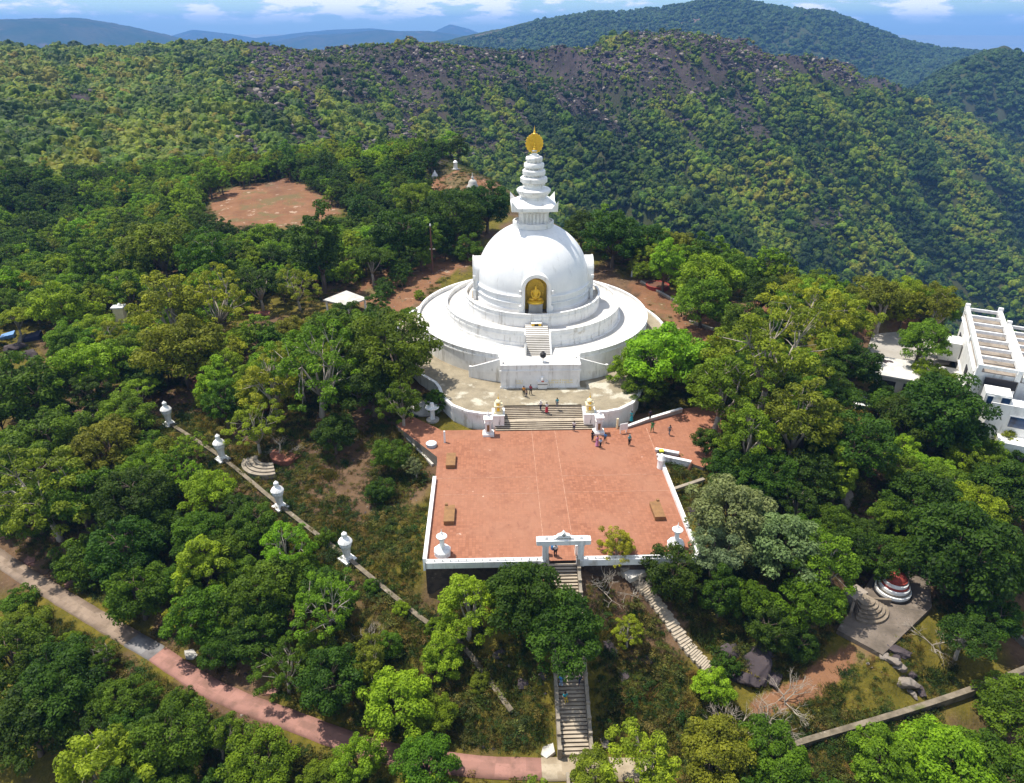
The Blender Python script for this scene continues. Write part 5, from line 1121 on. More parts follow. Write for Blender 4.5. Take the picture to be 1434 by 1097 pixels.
# trees of the blue hill behind, along its face
HV = BACKHILL.reshape(-1, 3); kk = RNG.integers(0, len(HV), 26000); t_ = RNG.random((26000, 1)); hp = HV[kk]*(1-t_)+HV[np.minimum(kk+1, len(HV)-1)]*t_+RNG.uniform(-9, 9, (26000, 3))*np.array((1, 1, 0)); hu, hv, hz = proj(hp); ok = (hu > 540) & (hu < 1460) & (hp[:, 1] < HV[:, 1].mean()+60)
hp = hp[ok]; n = len(hp); sz = RNG.uniform(4.5, 9, n); hc_ = np.array((.04, .08, .016))*(1+RNG.uniform(-.3, .4, (n, 1))); HV2 = RIGHTHILL.reshape(-1, 3); kk = RNG.integers(0, len(HV2), 9000); t_ = RNG.random((9000, 1)); h2 = HV2[kk]*(1-t_)+HV2[np.minimum(kk+1, len(HV2)-1)]*t_+RNG.uniform(-7, 7, (9000, 3))*np.array((1, 1, 0)); h2 = h2[h2[:, 1] < HV2[:, 1].mean()+30]; hp = np.concatenate([hp, h2]); n = len(hp); sz = np.concatenate([sz, RNG.uniform(3, 6, len(h2))]); hc_ = np.array((.045, .085, .012))*(1+RNG.uniform(-.35, .5, (n, 1)))
scatter('hill_woods', hp-np.array((0, 0, 2.5)), np.stack([sz, sz, sz*.9], -1), RNG.uniform(0, 6.28, n), RNG.integers(FAR0, FAR1, n), hc_)
# undergrowth and grass clumps on the hilltop
n = 100000; a = RNG.uniform(R(-42), R(42), n); d = np.sqrt(RNG.uniform(24**2, 300**2, n)); d = np.where(RNG.random(n) < .45, RNG.uniform(28, 120, n), d)
gx = CAM[0]+d*np.sin(a+PS); gy = CAM[1]+d*np.cos(a+PS); gz = H(gx, gy); gu, gv, gZ = proj(np.stack([gx, gy, gz], -1))
pdist = segd(gx, gy, PATH)[0]; rdist = np.minimum(segd(gx, gy, RST)[0], segd(gx, gy, TRAIL_R)[0]); rdist = np.minimum(rdist, np.where(inpoly(gu, gv, [(1305, 850), (1236, 917), (1160, 885), (1240, 770), (1310, 785)]) | inpoly(gu, gv, [(1200, 460), (1350, 455), (1350, 515), (1205, 512)]), 0, 9)); nz = fbm(gx/7, gy/7, 3, 123)
yard = np.zeros(n, bool)
for p_ in (YARD_POLY, YARD2, YARD3): yard |= inpoly(gu, gv, p_)
ok = (np.hypot(gx, gy) > 27) & ~((np.abs(gx) < 16.6) & (gy < -31) & (gy > -65.5)) & (pdist > 2.1) & (rdist > 1.6) & ~inpoly(gx, gy, CLEAR_DIRT) & (gv < 1180) & (nz+RNG.random(n)*.25+.12*inpoly(gu, gv, SOFT[0])*(gv > 720) > .54) & ~((np.abs(gx) < 2.6) & (gy > -88) & (gy < -60)) & ~(yard & (RNG.random(n) < .9)) & ~inpoly(gu, gv, KEEP[0]) & ~inpoly(gu, gv, [(905, 600), (1020, 560), (1020, 650), (930, 640)]) & ~inpoly(gu, gv, KEEP[21]) & ~inpoly(gu, gv, KEEP[21])
gx, gy, gz, nz = gx[ok], gy[ok], gz[ok], nz[ok]; n = len(gx); sz = RNG.uniform(.25, .75, n)*np.where(RNG.random(n) < .12, 1.9, 1)
gp = np.array([(.05, .075, .012), (.09, .10, .016), (.13, .115, .022), (.03, .06, .01), (.16, .13, .03)]); gc = gp[RNG.integers(0, 5, n)]*(1+RNG.uniform(-.2, .2, (n, 3)))
scatter('undergrowth', np.stack([gx, gy, gz-.05], -1), np.stack([sz, sz, sz*RNG.uniform(.6, 1.1, n)], -1), RNG.uniform(0, 6.28, n), RNG.integers(BUSH0, BUSH1, n), gc)
# crags of the ridge
n = 200000; a = RNG.uniform(R(-30), R(34), n); d = RNG.uniform(300, 1100, n); gx = CAM[0]+d*np.sin(a+PS); gy = CAM[1]+d*np.cos(a+PS); gz = H(gx, gy); rk = rockmask(gx, gy, gz); cl_ = fbm(gx/30, gy/30, 3, 140)
ok = (rk > .35) & (cl_+RNG.random(n)*.3 > .66); gx, gy, gz = gx[ok], gy[ok], gz[ok]; n = len(gx); sz = RNG.uniform(.5, 1.7, n)*np.where(RNG.random(n) < .08, 2.6, 1)
scatter('crag_rubble', np.stack([gx, gy, gz+.1*sz], -1), np.stack([sz*RNG.uniform(.8, 1.6, n), sz, sz*RNG.uniform(.7, 1.5, n)], -1), RNG.uniform(0, 6.28, n), np.where(RNG.random(n) < .22, ROCK0, RNG.integers(ROCK0+1, ROCK1, n)), np.ones((n, 3)), RNG.uniform(-.5, .5, (n, 2)))
n = 90000; a = RNG.uniform(R(-30), R(34), n); d = RNG.uniform(300, 1100, n); gx = CAM[0]+d*np.sin(a+PS); gy = CAM[1]+d*np.cos(a+PS); gz = H(gx, gy); rk = rockmask(gx, gy, gz); ok = (rk > .3) & (fbm(gx/18, gy/18, 3, 190)+RNG.random(n)*.3 > .68)
gx, gy, gz = gx[ok], gy[ok], gz[ok]; n = len(gx); sz = RNG.uniform(.7, 1.7, n); gp = np.array([(.05, .075, .01), (.09, .11, .015), (.11, .10, .03), (.035, .06, .008)]); gc = gp[RNG.integers(0, 4, n)]*(1+RNG.uniform(-.2, .2, (n, 3)))
scatter('scrub', np.stack([gx, gy, gz-.1], -1), np.stack([sz*1.2, sz*1.2, sz], -1), RNG.uniform(0, 6.28, n), RNG.integers(FAR1, FAR1+5, n), gc)
# stones and litter on the open ground
n = 9000; a = RNG.uniform(R(-40), R(40), n); d = np.sqrt(RNG.uniform(28**2, 190**2, n)); gx = CAM[0]+d*np.sin(a+PS); gy = CAM[1]+d*np.cos(a+PS); gz = H(gx, gy); cl_ = fbm(gx/11, gy/11, 3, 150)
ok = (cl_+RNG.random(n)*.2 > .68) & (np.hypot(gx, gy) > 28) & ~((np.abs(gx) < 17) & (gy < -30) & (gy > -66)) & ~((np.abs(gx) < 2.4) & (gy > -88) & (gy < -60)); gx, gy, gz = gx[ok], gy[ok], gz[ok]; n = len(gx); sz = RNG.uniform(.08, .35, n)
scatter('rubble', np.stack([gx, gy, gz], -1), np.stack([sz, sz, sz], -1), RNG.uniform(0, 6.28, n), RNG.integers(ROCK0, ROCK1, n), np.ones((n, 3)))

# ------------------------------------------------------------------ figures
def skin_mesh(name, V, Rr, E, mat, sub=1, root=0):
    me = bpy.data.meshes.new(name); me.from_pydata(V, E, []); o = bpy.data.objects.new(name, me); COL.objects.link(o)
    o.modifiers.new('skin', 'SKIN').use_smooth_shade = True
    for i, s in enumerate(me.skin_vertices[0].data): s.radius = (Rr[i], Rr[i]) if not isinstance(Rr[i], tuple) else Rr[i]; s.use_root = i == root
    if sub: o.modifiers.new('sub', 'SUBSURF').levels = sub
    bpy.context.view_layer.update(); dg = bpy.context.evaluated_depsgraph_get(); m2 = bpy.data.meshes.new_from_object(o.evaluated_get(dg)); m2.name = name
    bpy.data.objects.remove(o); bpy.data.meshes.remove(me); m2.materials.clear(); m2.materials.append(mat); return m2
CM = {}
def flat(name, c, rough=.8):
    if name not in CM: CM[name] = mat_layers(name, c, [(tuple(q*.7 for q in c), 9, .45, .7)], rough)
    return CM[name]
SKIN = flat('skin_tone', (.20, .10, .06), .55); HAIR = flat('dark_hair', (.012, .010, .009), .5)
def person(p, rz, label, top, low, pose='stand', scale=1.0, dress=None, headwear=None, prop=None, group=None):
    e = empty('person', p, rz, label, 'person', group); e.scale = (scale,)*3
    J = {}
    L = lambda n, x, y, z: J.__setitem__(n, (x, y, z))
    zb = -.50 if pose == 'sit' else 0.0
    L('pel', 0, 0, .95+zb); L('spi', 0, .01, 1.18+zb); L('che', 0, -.01, 1.38+zb); L('nec', 0, -.01, 1.50+zb); L('hea', 0, -.03, 1.60+zb); L('top', 0, -.02, 1.69+zb)
    st_ = .2 if pose == 'walk' else .03
    for s, k in ((-1, 'l'), (1, 'r')):
        L('sh'+k, s*.17, 0, 1.42+zb); L('hi'+k, s*.09, 0, .90+zb)
        if pose == 'sit':
            L('el'+k, s*.24, -.08, 1.18+zb); L('wr'+k, s*.16, -.34, 1.08+zb); L('kn'+k, s*.12, -.42, .50); L('an'+k, s*.12, -.40, .09); L('to'+k, s*.13, -.56, .03)
        else:
            d = s*st_
            L('el'+k, s*.245, .02-d*.5, 1.15); L('wr'+k, s*.25, -.08-d*.9, .92); L('kn'+k, s*.10, -.03+d*.55, .50); L('an'+k, s*.10, .03+d*1.05, .09 if d < .1 else .13); L('to'+k, s*.115, -.13+d*1.05, .035)
        if pose == 'carry' and s == 1: L('el'+k, .27, -.05, 1.2); L('wr'+k, .2, -.3, 1.2)
    rad = dict(pel=(.13, .10), spi=(.12, .09), che=(.15, .10), nec=.05, hea=.085, top=.075, sh=.06, el=.043, wr=.03, hi=.085, kn=.058, an=.038, to=.03)
    ED = [('pel', 'spi'), ('spi', 'che'), ('che', 'nec'), ('nec', 'hea'), ('hea', 'top')]
    for k in 'lr': ED += [('che', 'sh'+k), ('sh'+k, 'el'+k), ('el'+k, 'wr'+k), ('pel', 'hi'+k), ('hi'+k, 'kn'+k), ('kn'+k, 'an'+k), ('an'+k, 'to'+k)]
    def part(name, keys, grow, mat, cut=None):
        q = dict(J)
        if cut: q.update(cut)
        idx = {n: i for i, n in enumerate(keys)}; rr = []
        for n in keys:
            r = rad[n] if n in rad else rad[n[:2]]; rr.append(tuple(x*grow[0]+grow[1] for x in (r if isinstance(r, tuple) else (r, r))))
        return skin_mesh(name, [q[n] for n in keys], rr, [(idx[a], idx[b]) for a, b in ED if a in idx and b in idx], mat, 1, 0)
    me = part('body', list(J), (1, 0), SKIN)
    # hands with separate fingers, and the face, joined into the one body mesh
    mb = MB()
    for s, k in ((-1, 'l'), (1, 'r')):
        w_, el = np.array(J['wr'+k]), np.array(J['el'+k]); d = unit(w_-el); side = unit(np.cross(d, (0, 0, 1.0)+np.array((.01, .3, 0)))); nn = np.cross(side, d)
        mb.tube([tuple(w_-d*.02), tuple(w_+d*.05), tuple(w_+d*.095)], [.026, .037, .034], 6)
        for f_, ln in zip((-.027, -.009, .009, .027), (.06, .075, .07, .055)):
            b = w_+d*.085+side*f_; mb.tube([tuple(b), tuple(b+d*ln*.55-nn*.006), tuple(b+d*ln-nn*.028)], [.0095, .009, .007], 5)
        b = w_+d*.03+side*.03*s; mb.tube([tuple(b), tuple(b+side*.03*s+d*.025), tuple(b+side*.035*s+d*.055)], [.012, .011, .008], 5)
    h = J['hea']; mb.tube([(0, h[1]-.075, h[2]+.045), (0, h[1]-.105, h[2]+.005), (0, h[1]-.085, h[2]-.005)], [.008, .016, .01], 5)
    for s in (-1, 1):
        mb.box(s*.03, h[1]-.082, h[2]+.03, .022, .012, .010, mi=1); mb.tube([(s*.082, h[1]+.01, h[2]-.02), (s*.095, h[1]+.015, h[2]+.02), (s*.084, h[1]+.01, h[2]+.04)], .012, 4)
    mb.box(0, h[1]-.083, h[2]-.035, .04, .01, .008, mi=1)
    bm = bmesh.new(); bm.from_mesh(me); t = bpy.data.meshes.new('t'); t.from_pydata(mb.v, [], mb.f); t.polygons.foreach_set('material_index', mb.m); bm.from_mesh(t); bm.to_mesh(me); bm.free(); bpy.data.meshes.remove(t); me.materials.append(HAIR)
    def link(n, m): o = bpy.data.objects.new(n, m); COL.objects.link(o); o.parent = e; return o
    link('body', me)
    mid = lambda a, b, t: tuple(np.array(J[a])*(1-t)+np.array(J[b])*t)
    link('shirt', part('shirt', ['pel', 'spi', 'che', 'shl', 'shr', 'ell', 'elr'], (1.08, .012), top, {'ell': mid('shl', 'ell', .9), 'elr': mid('shr', 'elr', .9)}))
    if dress:
        mb = MB(); zt = 1.0+zb
        mb.lathe([(.16, zt), (.19, zt-.15), (.22, .45), (.26, .1), (.24, .1), (.15, zt-.2)], 14); link('skirt', mb.build('skirt', low, e).data) if False else mb.build('skirt', low, e, True)
    else: link('trousers', part('trousers', ['pel', 'hil', 'hir', 'knl', 'knr', 'anl', 'anr'], (1.1, .014), low))
    mb = MB().lathe([(.098, h[2]-.0), (.104, h[2]+.05), (.085, h[2]+.115), (.04, h[2]+.145), (0, h[2]+.15)], 12, (0, h[1]+.02, 0))
    if headwear == 'scarf': mb.lathe([(.11, h[2]-.16), (.12, h[2]-.02), (.115, h[2]+.06)], 12, (0, h[1]+.045, 0), a0=.2, a1=PI-.2)
    mb.build('cap' if headwear in ('cap', 'scarf') else 'hair', top if headwear == 'scarf' else flat('white_cap', (.7, .7, .68)) if headwear == 'cap' else HAIR, e, True)
    return e
BLK, WHT = flat('black_cloth', (.015, .015, .02)), flat('white_cloth', (.7, .68, .66)); NVY = flat('navy_cloth', (.025, .03, .07)); GRN = flat('green_cloth', (.03, .16, .05)); TEAL = flat('teal_cloth', (.03, .28, .33)); PNK = flat('pink_cloth', (.62, .25, .42)); ORG = flat('orange_cloth', (.65, .26, .02)); MAR = flat('maroon_cloth', (.26, .02, .045)); RED = flat('red_cloth', (.42, .03, .05)); BLU = flat('blue_cloth', (.05, .22, .5)); GRY = flat('grey_cloth', (.2, .2, .21)); LBL = flat('pale_blue_cloth', (.35, .5, .65)); TAN = flat('tan_cloth', (.4, .25, .15))
def on(u, v, z): return tuple(at(u, v, z))
GP = 'visitors at the stupa'
person(on(733.5, 555, 1.965), PI, 'person in orange top and dark trousers by the front wall inscription', ORG, flat('olive_cloth', (.07, .07, .04)), 'stand', 1.05, group=GP)
person(on(743, 553, 1.965), PI*.9, 'person in maroon top walking toward the front wall', MAR, BLK, 'walk', 1.05, group=GP)
person(on(737, 557, 1.965), PI, 'short person in tan top with dark shorts between two adults', TAN, NVY, 'stand', .85, group=GP)
person(on(757, 575, 1.6), PI*1.1, 'person in white top and white cap on the grand stair', WHT, NVY, 'walk', 1, headwear='cap', group=GP)
person(on(765.5, 577.5, 1.45), PI, 'person in white top and red skirt on the grand stair', WHT, RED, 'stand', 1, dress=True, group=GP)
person(on(780, 571, 1.97), PI, 'person in teal top at the head of the grand stair', TEAL, GRY, 'stand', 1, group=GP)
person(on(803.5, 604, 0.0), PI*.95, 'person in pale top and dark trousers at the foot of the grand stair', WHT, NVY, 'stand', 1.05, group=GP)
person(on(829.5, 618, 0.0), .4, 'person all in black at the east lantern', BLK, BLK, 'stand', 1.05, headwear='scarf', group=GP)
person(on(836, 625, 0.0), .9, 'person in a long pink dress walking past the east lantern', PNK, PNK, 'walk', 1.05, dress=True, group=GP)
person(on(840.5, 628, 0.0), .2, 'person in pale top and dark trousers beside the one in pink', LBL, BLK, 'walk', 1.0, group=GP)
person(on(847, 620, 0.0), -.5, 'person in sky blue top with dark trousers right of the lantern', BLU, BLK, 'walk', 1.0, group=GP)
person(on(881, 624, 0.0), .3, 'person with teal head scarf alone on the red terrace', TEAL, BLK, 'stand', 1.05, headwear='scarf', group=GP)
person(on(913, 605, 0.0), -.6, 'person all in green on the side terrace', GRN, GRN, 'walk', 1.1, group=GP)
person(on(937, 610, 0.0), .5, 'thin person in grey striding across the side terrace', GRY, GRY, 'walk', 1.05, group=GP)
person(tuple(np.array(on(884, 590, .2))), 0, 'person in long teal dress behind the garden wall', TEAL, TEAL, 'stand', 1.05, dress=True, group=GP)
person(on(910, 588, .4), .3, 'person in dark clothes just behind the garden wall', NVY, BLK, 'stand', 1.0, group=GP)
def stair_z(y): return -9.6*(math.floor((-65.0-y)/17.1*52)+1)/52
def stairp(u, v):
    z = -6.0
    for i in range(8): q = at(u, v, z); z = stair_z(q[1])
    return (float(q[0]), float(q[1]), z)
person(on(777.5, 780, 0.0), PI, 'person in white top carrying a blue bag under the gateway', WHT, BLK, 'stand', 1.1, group=GP)
e = empty('shoulder_bag', on(774, 777, 0.0), 0, 'tall blue bag held beside the person under the gateway', 'bag')
MB().lathe([(.16, .75), (.24, .85), (.26, 1.3), (.2, 1.5), (.08, 1.6), (0, 1.6)], 12).build('bag_body', BLU, e, True); MB().tube([(-.1, 0, 1.5), (-.05, 0, 1.75), (.12, 0, 1.72), (.2, 0, 1.45)], .02, 5).build('strap', NVY, e)
person(stairp(786, 957), -.2, 'person in bright blue sitting against the west rail of the long stair', BLU, LBL, 'sit', 1.05, group=GP)
person(stairp(812, 957), .1, 'person in pale pink top climbing the long stair', flat('pale_pink_cloth', (.6, .42, .42)), NVY, 'walk', 1.05, group=GP)
person(stairp(791, 981), .3, 'person in teal sitting on the lower long stair', TEAL, flat('yellow_cloth', (.5, .36, .04)), 'sit', 1.05, group=GP)
# golden seated figure in the front niche
bs = empty('seated_statue', (0, -9.9, 9.34), 0, 'golden seated figure before a round halo in the front niche', 'statue'); bs.scale = (2.5, 2.0, 2.5)
V = [(0, 0, .16), (0, .0, .42), (0, -.01, .66), (0, -.01, .80), (0, -.02, .92), (0, -.01, 1.02), (0, 0, 1.09)]; Rr = [(.24, .2), (.19, .14), (.23, .15), .07, .105, .09, .04]; E_ = [(0, 1), (1, 2), (2, 3), (3, 4), (4, 5), (5, 6)]
for s in (-1, 1):
    b = len(V); V += [(s*.24, 0, .70), (s*.31, -.04, .46), (s*.2, -.24, .27), (s*.05, -.28, .25), (s*.22, -.05, .12), (s*.45, -.18, .11), (s*.12, -.33, .12)]; Rr += [.085, .07, .055, .045, .13, .10, .07]; E_ += [(2, b), (b, b+1), (b+1, b+2), (b+2, b+3), (0, b+4), (b+4, b+5), (b+5, b+6)]
o = bpy.data.objects.new('body', skin_mesh('body', V, Rr, E_, M['gold'])); COL.objects.link(o); o.parent = bs; o.location = (0, 0, .62)
MB().box(0, -.05, 0, 1.05, .95, .14).box(0, -.05, .14, .95, .85, .5).box(0, -.05, .64, 1.0, .9, .08).build('pedestal', M['conc'], bs)
MB().lathe([(.55, .72), (.62, .77), (.6, .85), (.5, .9), (0, .9)], 24, (0, -.08, 0)).build('lotus_seat', M['gold'], bs, True)
o.location = (0, 0, .88)
mb = MB(); n = 40; v = [(.62*math.cos(2*PI*i/n), yy, 1.52+.8*math.sin(2*PI*i/n)) for yy in (.40, .47) for i in range(n)]
mb.add(v, [tuple(range(n)), tuple(range(2*n-1, n-1, -1))]+[(i, n+i, n+(i+1) % n, (i+1) % n) for i in range(n)])
for i in range(24):
    t = 2*PI*i/24; mb.tube([(.3*math.cos(t), .395, 1.52+.35*math.sin(t)), (.58*math.cos(t), .395, 1.52+.72*math.sin(t))], .018, 4)
mb.build('halo', M['yellow'], bs)
# ------------------------------------------------------------------ white building on the east side
def bld():
    O = at(1369, 512, 8.0); rz = R(-28); e = empty('white_building', (O[0], O[1], 0), rz, 'white stepped building with pergola beams over its flat roofs', 'building')
    MB().box(3, 14, -12, 5.6, 27.4, 18.9).box(18.5, 14.5, -12, 24, 23.6, 17.2).build('wall', W, e)
    MB().box(3, 14, 6.9, 5.5, 27.2, .12).box(18.5, 14.5, 5.2, 23.8, 23.4, .12).build('roof', M['roofc'], e)
    def perg(x0, x1, y0, y1, z, n):
        mb = MB()
        for x in (x0, x1): mb.box(x, (y0+y1)/2, z-.35, .6, y1-y0+1.2, .7)
        for i in range(n+1): mb.box((x0+x1)/2, y0+(y1-y0)*i/n, z-.30, x1-x0-.6, .4, .5)
        for x in (x0, x1):
            for y in (y0, (y0+y1)/2, y1): mb.box(x, y, z-1.6, .7, .7, 1.3)
            mb.box(x, y1+.3, z-.3, .75, .75, 1.15)
        mb.build('pergola', W, e)
    perg(.4, 5.6, .2, 27.6, 8.0, 7); perg(7.2, 29.6, 3.2, 25.8, 6.4, 7)
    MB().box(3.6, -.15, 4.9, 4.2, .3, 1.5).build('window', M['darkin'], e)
    mb = MB().box(16, -2.2, -12, 27, 4.4, 15.6); mb.box(16, -4.35, 3.6, 27, .2, .7); mb.box(3.2, -2.5, 3.6, 3.4, 3.2, 1.9); mb.build('front_block', W, e)
    mb = MB().box(17, -6.6, -12, 25, 4.4, 11.4); mb.box(17, -8.72, -.6, 25, .2, .8); mb.build('front_block', W, e)
    mb = MB().box(18, -10.6, -12, 23, 3.6, 8.0); mb.build('front_block', W, e)
    for (x, y, z, w_, h) in ((2.2, -4.14, 3.9, .7, 1.2), (4.2, -4.14, 3.9, 1.1, 1.3), (9, -.32, 2.2, 0, 0), (6.5, -4.47, .9, 2.2, 1.7), (12, -4.47, .9, 2.2, 1.7), (17, -4.47, .9, 2.2, 1.7), (22, -4.47, .9, 2.2, 1.7), (7, -8.87, -3.4, 1.8, .9), (11, -8.87, -3.4, 1.8, .9), (15, -8.87, -3.4, 1.8, .9), (21, -8.87, -3.6, 2, 1.5), (9, -12.45, -7.5, 2, 1.6), (15, -12.45, -7.5, 2, 1.6)):
        if not w_: continue
        fr_ = MB().box(x, y, z-.12, w_+.3, .1, h+.24).build('window', W, e); MB().box(x, y-.06, z, w_, .06, h).build('pane', M['glass'], fr_)
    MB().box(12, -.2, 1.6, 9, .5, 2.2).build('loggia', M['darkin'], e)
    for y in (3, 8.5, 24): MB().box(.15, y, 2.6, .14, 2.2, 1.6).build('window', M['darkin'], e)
    MB().box(.1, 14, 6.1, .3, 27.6, .22).build('cornice', W, e); MB().box(.12, 14, 1.3, .26, 27.5, .2).build('cornice', W, e)
    MB().lathe([(.9, 5.3), (.95, 6.6), (.5, 6.95), (0, 7.0)], 14, (24, 8, 0)).build('roof_tank', M['black'], e)
    MB().tube([(-.06, .8, 6.8), (-.06, .8, -6)], .09, 6).build('drain_pipe', M['conc'], e)
    mb = MB().box(-6.5, 10, -4, 12.6, 8, 4.9); mb.box(-6.5, 10, .9, 13.2, 8.6, .35); mb.build('side_wing', M['wfloor'], e)
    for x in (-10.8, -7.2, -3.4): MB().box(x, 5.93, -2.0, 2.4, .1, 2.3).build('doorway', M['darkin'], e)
    MB().box(-1.5, 20, 1.0, 3, 4, 3.4).build('stair_tower', W, e)
bld()
tag(MB().prism([P2(1208, 507, .1), P2(1222, 468, .1), P2(1290, 462, .1), P2(1345, 480, .1), P2(1330, 508, .1), P2(1270, 512, .1)], -2.5, .12).build('courtyard', M['wornconc']), kind='structure')
# striped stupa, its court and the fan steps
tag(MB().prism([at(1305, 850, -6.4)[:2], at(1236, 917, -6.4)[:2], at(1172, 882, -6.4)[:2], at(1240, 780, -6.4)[:2], at(1300, 790, -6.4)[:2]], -9.5, -6.4).build('stupa_court', M['roofc2']), kind='structure')
q = at(1249, 829, -6.4); e = empty('striped_stupa', q, 0, 'small red and white striped round stupa on a grey court', 'stupa')
MB().lathe([(2.15, 0), (2.15, .3), (2.0, .32)], 40).build('base_ring', M['black'], e)
for i, (r, z) in enumerate(((2.0, .3), (1.72, .95), (1.42, 1.6))):
    MB().lathe([(r, z), (r, z+.36), (r-.14, z+.40), (r-.16, z+.42)], 40).build('white_band', W, e); MB().lathe([(r-.15, z+.30), (r-.17, z+.66), (r-.3, z+.66)], 40).build('dark_band', M['redp'] if i else M['darkconc'], e)
MB().lathe([(1.15, 2.2), (1.1, 2.4), (.9, 2.7), (.55, 2.9), (.25, 2.98), (.15, 3.2), (.05, 3.6), (0, 3.7)], 32).build('red_dome', M['redp'], e, True)
q = at(1208, 846, -6.0); e = empty('fan_steps', (q[0], q[1], -6.4), R(-62), 'fan shaped stone steps below the striped stupa', 'steps')
for i in range(5):
    r = 1.15+.42*i; pts = [(r*math.cos(t), r*math.sin(t)) for t in np.linspace(-1.15, 1.0, 18)]
    MB().prism(pts+[(-.5, .7), (-.5, -.8)], -1.0, 1.30-.25*i-.002*i).build('step', M['oldstep'], e)
MB().box(.7, 2.0, -.4, 2.6, .3, 1.3, .95).build('step_cheek', M['oldstep'], e); MB().box(-.1, -1.8, -.4, 2.3, .3, 1.3, -1.1).build('step_cheek', M['oldstep'], e); MB().box(-1.2, .1, -.6, 1.6, 2.4, 1.88).build('step_landing', M['roofc'], e)
# round planters and seats
def disc(name, uvz, r, h, mat, label, cat, group=None, part='drum_wall', rim=None):
    p = at(*uvz); e = empty(name, (p[0], p[1], float(H(p[0], p[1]))-.1), 0, label, cat, group)
    MB().lathe([(r, -.6), (r, h-.12), (r+.12, h-.1), (r+.12, h), (r-.3, h), (r-.35, h-.1)], 22).build(part, mat, e); MB().lathe([(r-.33, h-.1), (0, h-.06)], 22).build('fill', rim or M['rust'], e); return e
disc('round_planter', (920, 405, .5), 2.6, .85, M['redp'], 'red walled round planter with a small tree behind the stupa', 'planter')
disc('round_platform', (402, 634, -3), 2.4, .5, M['redbrick'], 'round red platform at the foot of curved stone steps', 'platform', rim=M['redbrick'])
disc('round_platform', (290, 541, -3), 2.6, .7, M['redbrick'], 'round red walled platform under trees west of the stupa', 'platform', rim=M['redbrick'])
e = empty('brick_podium', (*at(374, 578, -3)[:2], float(H(*at(374, 578, -3)[:2]))), .35, 'dark brown square brick podium on shaded ground', 'podium'); MB().box(0, 0, -.5, 4.4, 3.2, 1.2).box(0, 0, .7, 3.8, 2.6, .25).build('podium_body', M['redbrick'], e); MB().box(0, -1.9, -.4, 2.2, .7, .6).build('podium_step', M['redbrick'], e)
e = empty('floor_plate', (*at(377, 604, -3)[:2], float(H(*at(377, 604, -3)[:2]))+.02), .1, 'grey square stone plate lying on the shaded brown ground', 'stone plate'); MB().box(0, 0, -.3, 2.4, 2.0, .4).build('plate_slab', M['darkconc'], e); MB().box(0, 0, .1, 1.0, .8, .06).build('plate_cover', M['conc'], e)
e = empty('curved_steps', (*at(380, 640, -3.3)[:2], float(H(*at(380, 640, -3.3)[:2]))), .5, 'curved pale stone steps beside the round red platform', 'steps')
for i in range(4): MB().ringwall(2.0+.6*i, 2.55+.6*i, -.8, .7-.2*i, 2.6, 4.6, 14).build('step', M['stone'], e)
e = empty('red_slab', (*at(364, 441, -1)[:2], float(H(*at(364, 441, -1)[:2]))), .2, 'dark red flat slab on the picnic ground', 'slab'); MB().box(0, 0, -.4, 4.2, 2.6, .7).build('slab_body', M['redbrick'], e); MB().tube([(-1.8, 1.0, .3), (-2.2, 1.3, 1.2), (-2.3, 1.4, 1.8)], [.14, .1, .06], 6).build('slab_stump', M['rust'], e)
# flat roofed shelter
cs = [at(*p, 3.1) for p in ((452, 420), (485, 407), (515, 418), (487, 428))]; zc = float(H(-39, 16)); e = empty('shelter', (0, 0, 0), 0, 'small open shelter with a flat pale roof on the picnic ground', 'shelter')
MB().prism([c[:2] for c in cs], 2.85, 3.1).build('roof', M['conc'], e)
cm = np.mean(cs, axis=0)
for c in cs: q = cm+(c-cm)*.85; MB().box(q[0], q[1], zc-.8, .35, .35, 2.85-zc+.8).build('post', W, e)
MB().box(cm[0], cm[1], zc, 2.2, 1.4, .5).build('bench', M['stone'], e)
# cream shrine among the west trees
q = at(171, 450, -2); e = empty('cream_kiosk', (q[0], q[1], float(H(q[0], q[1]))), .15, 'small cream kiosk with a white roof showing between west trees', 'kiosk'); MB().box(0, 0, -.5, 2.0, 1.9, 4.1).build('wall', M['cream'], e); MB().box(0, 0, 3.6, 2.5, 2.3, .3).build('roof', W, e); MB().lathe([(.4, 3.9), (.42, 4.2), (.2, 4.5), (0, 4.6)], 14, (.3, 0, 0)).build('roof_knob', W, e)
# rusty pole and its crossbar
q = at(606, 384, .3); e = empty('utility_pole', (q[0], q[1], float(H(q[0], q[1]))), 0, 'tall rusty pole beside the dirt yard behind the stupa', 'pole'); MB().tube([(0, 0, -.5), (.05, 0, 5), (0, 0, 11.5)], [.28, .22, .14], 8).build('pole_shaft', M['rust'], e); MB().box(.2, 0, 5.8, 1.4, .15, .2).build('crossbar', M['conc'], e); MB().lathe([(.1, 11.4), (.2, 11.6), (.15, 12), (0, 12.1)], 8).build('insulator', W, e)
q = at(884, 394, .3); e = empty('marker_post', (q[0], q[1], float(H(q[0], q[1]))), 0, 'thin white post near the red planter behind the stupa', 'post'); MB().box(0, 0, -.4, .3, .3, 2.6).build('post_shaft', W, e); MB().box(0, 0, 2.2, .42, .42, .15).build('post_cap', W, e)
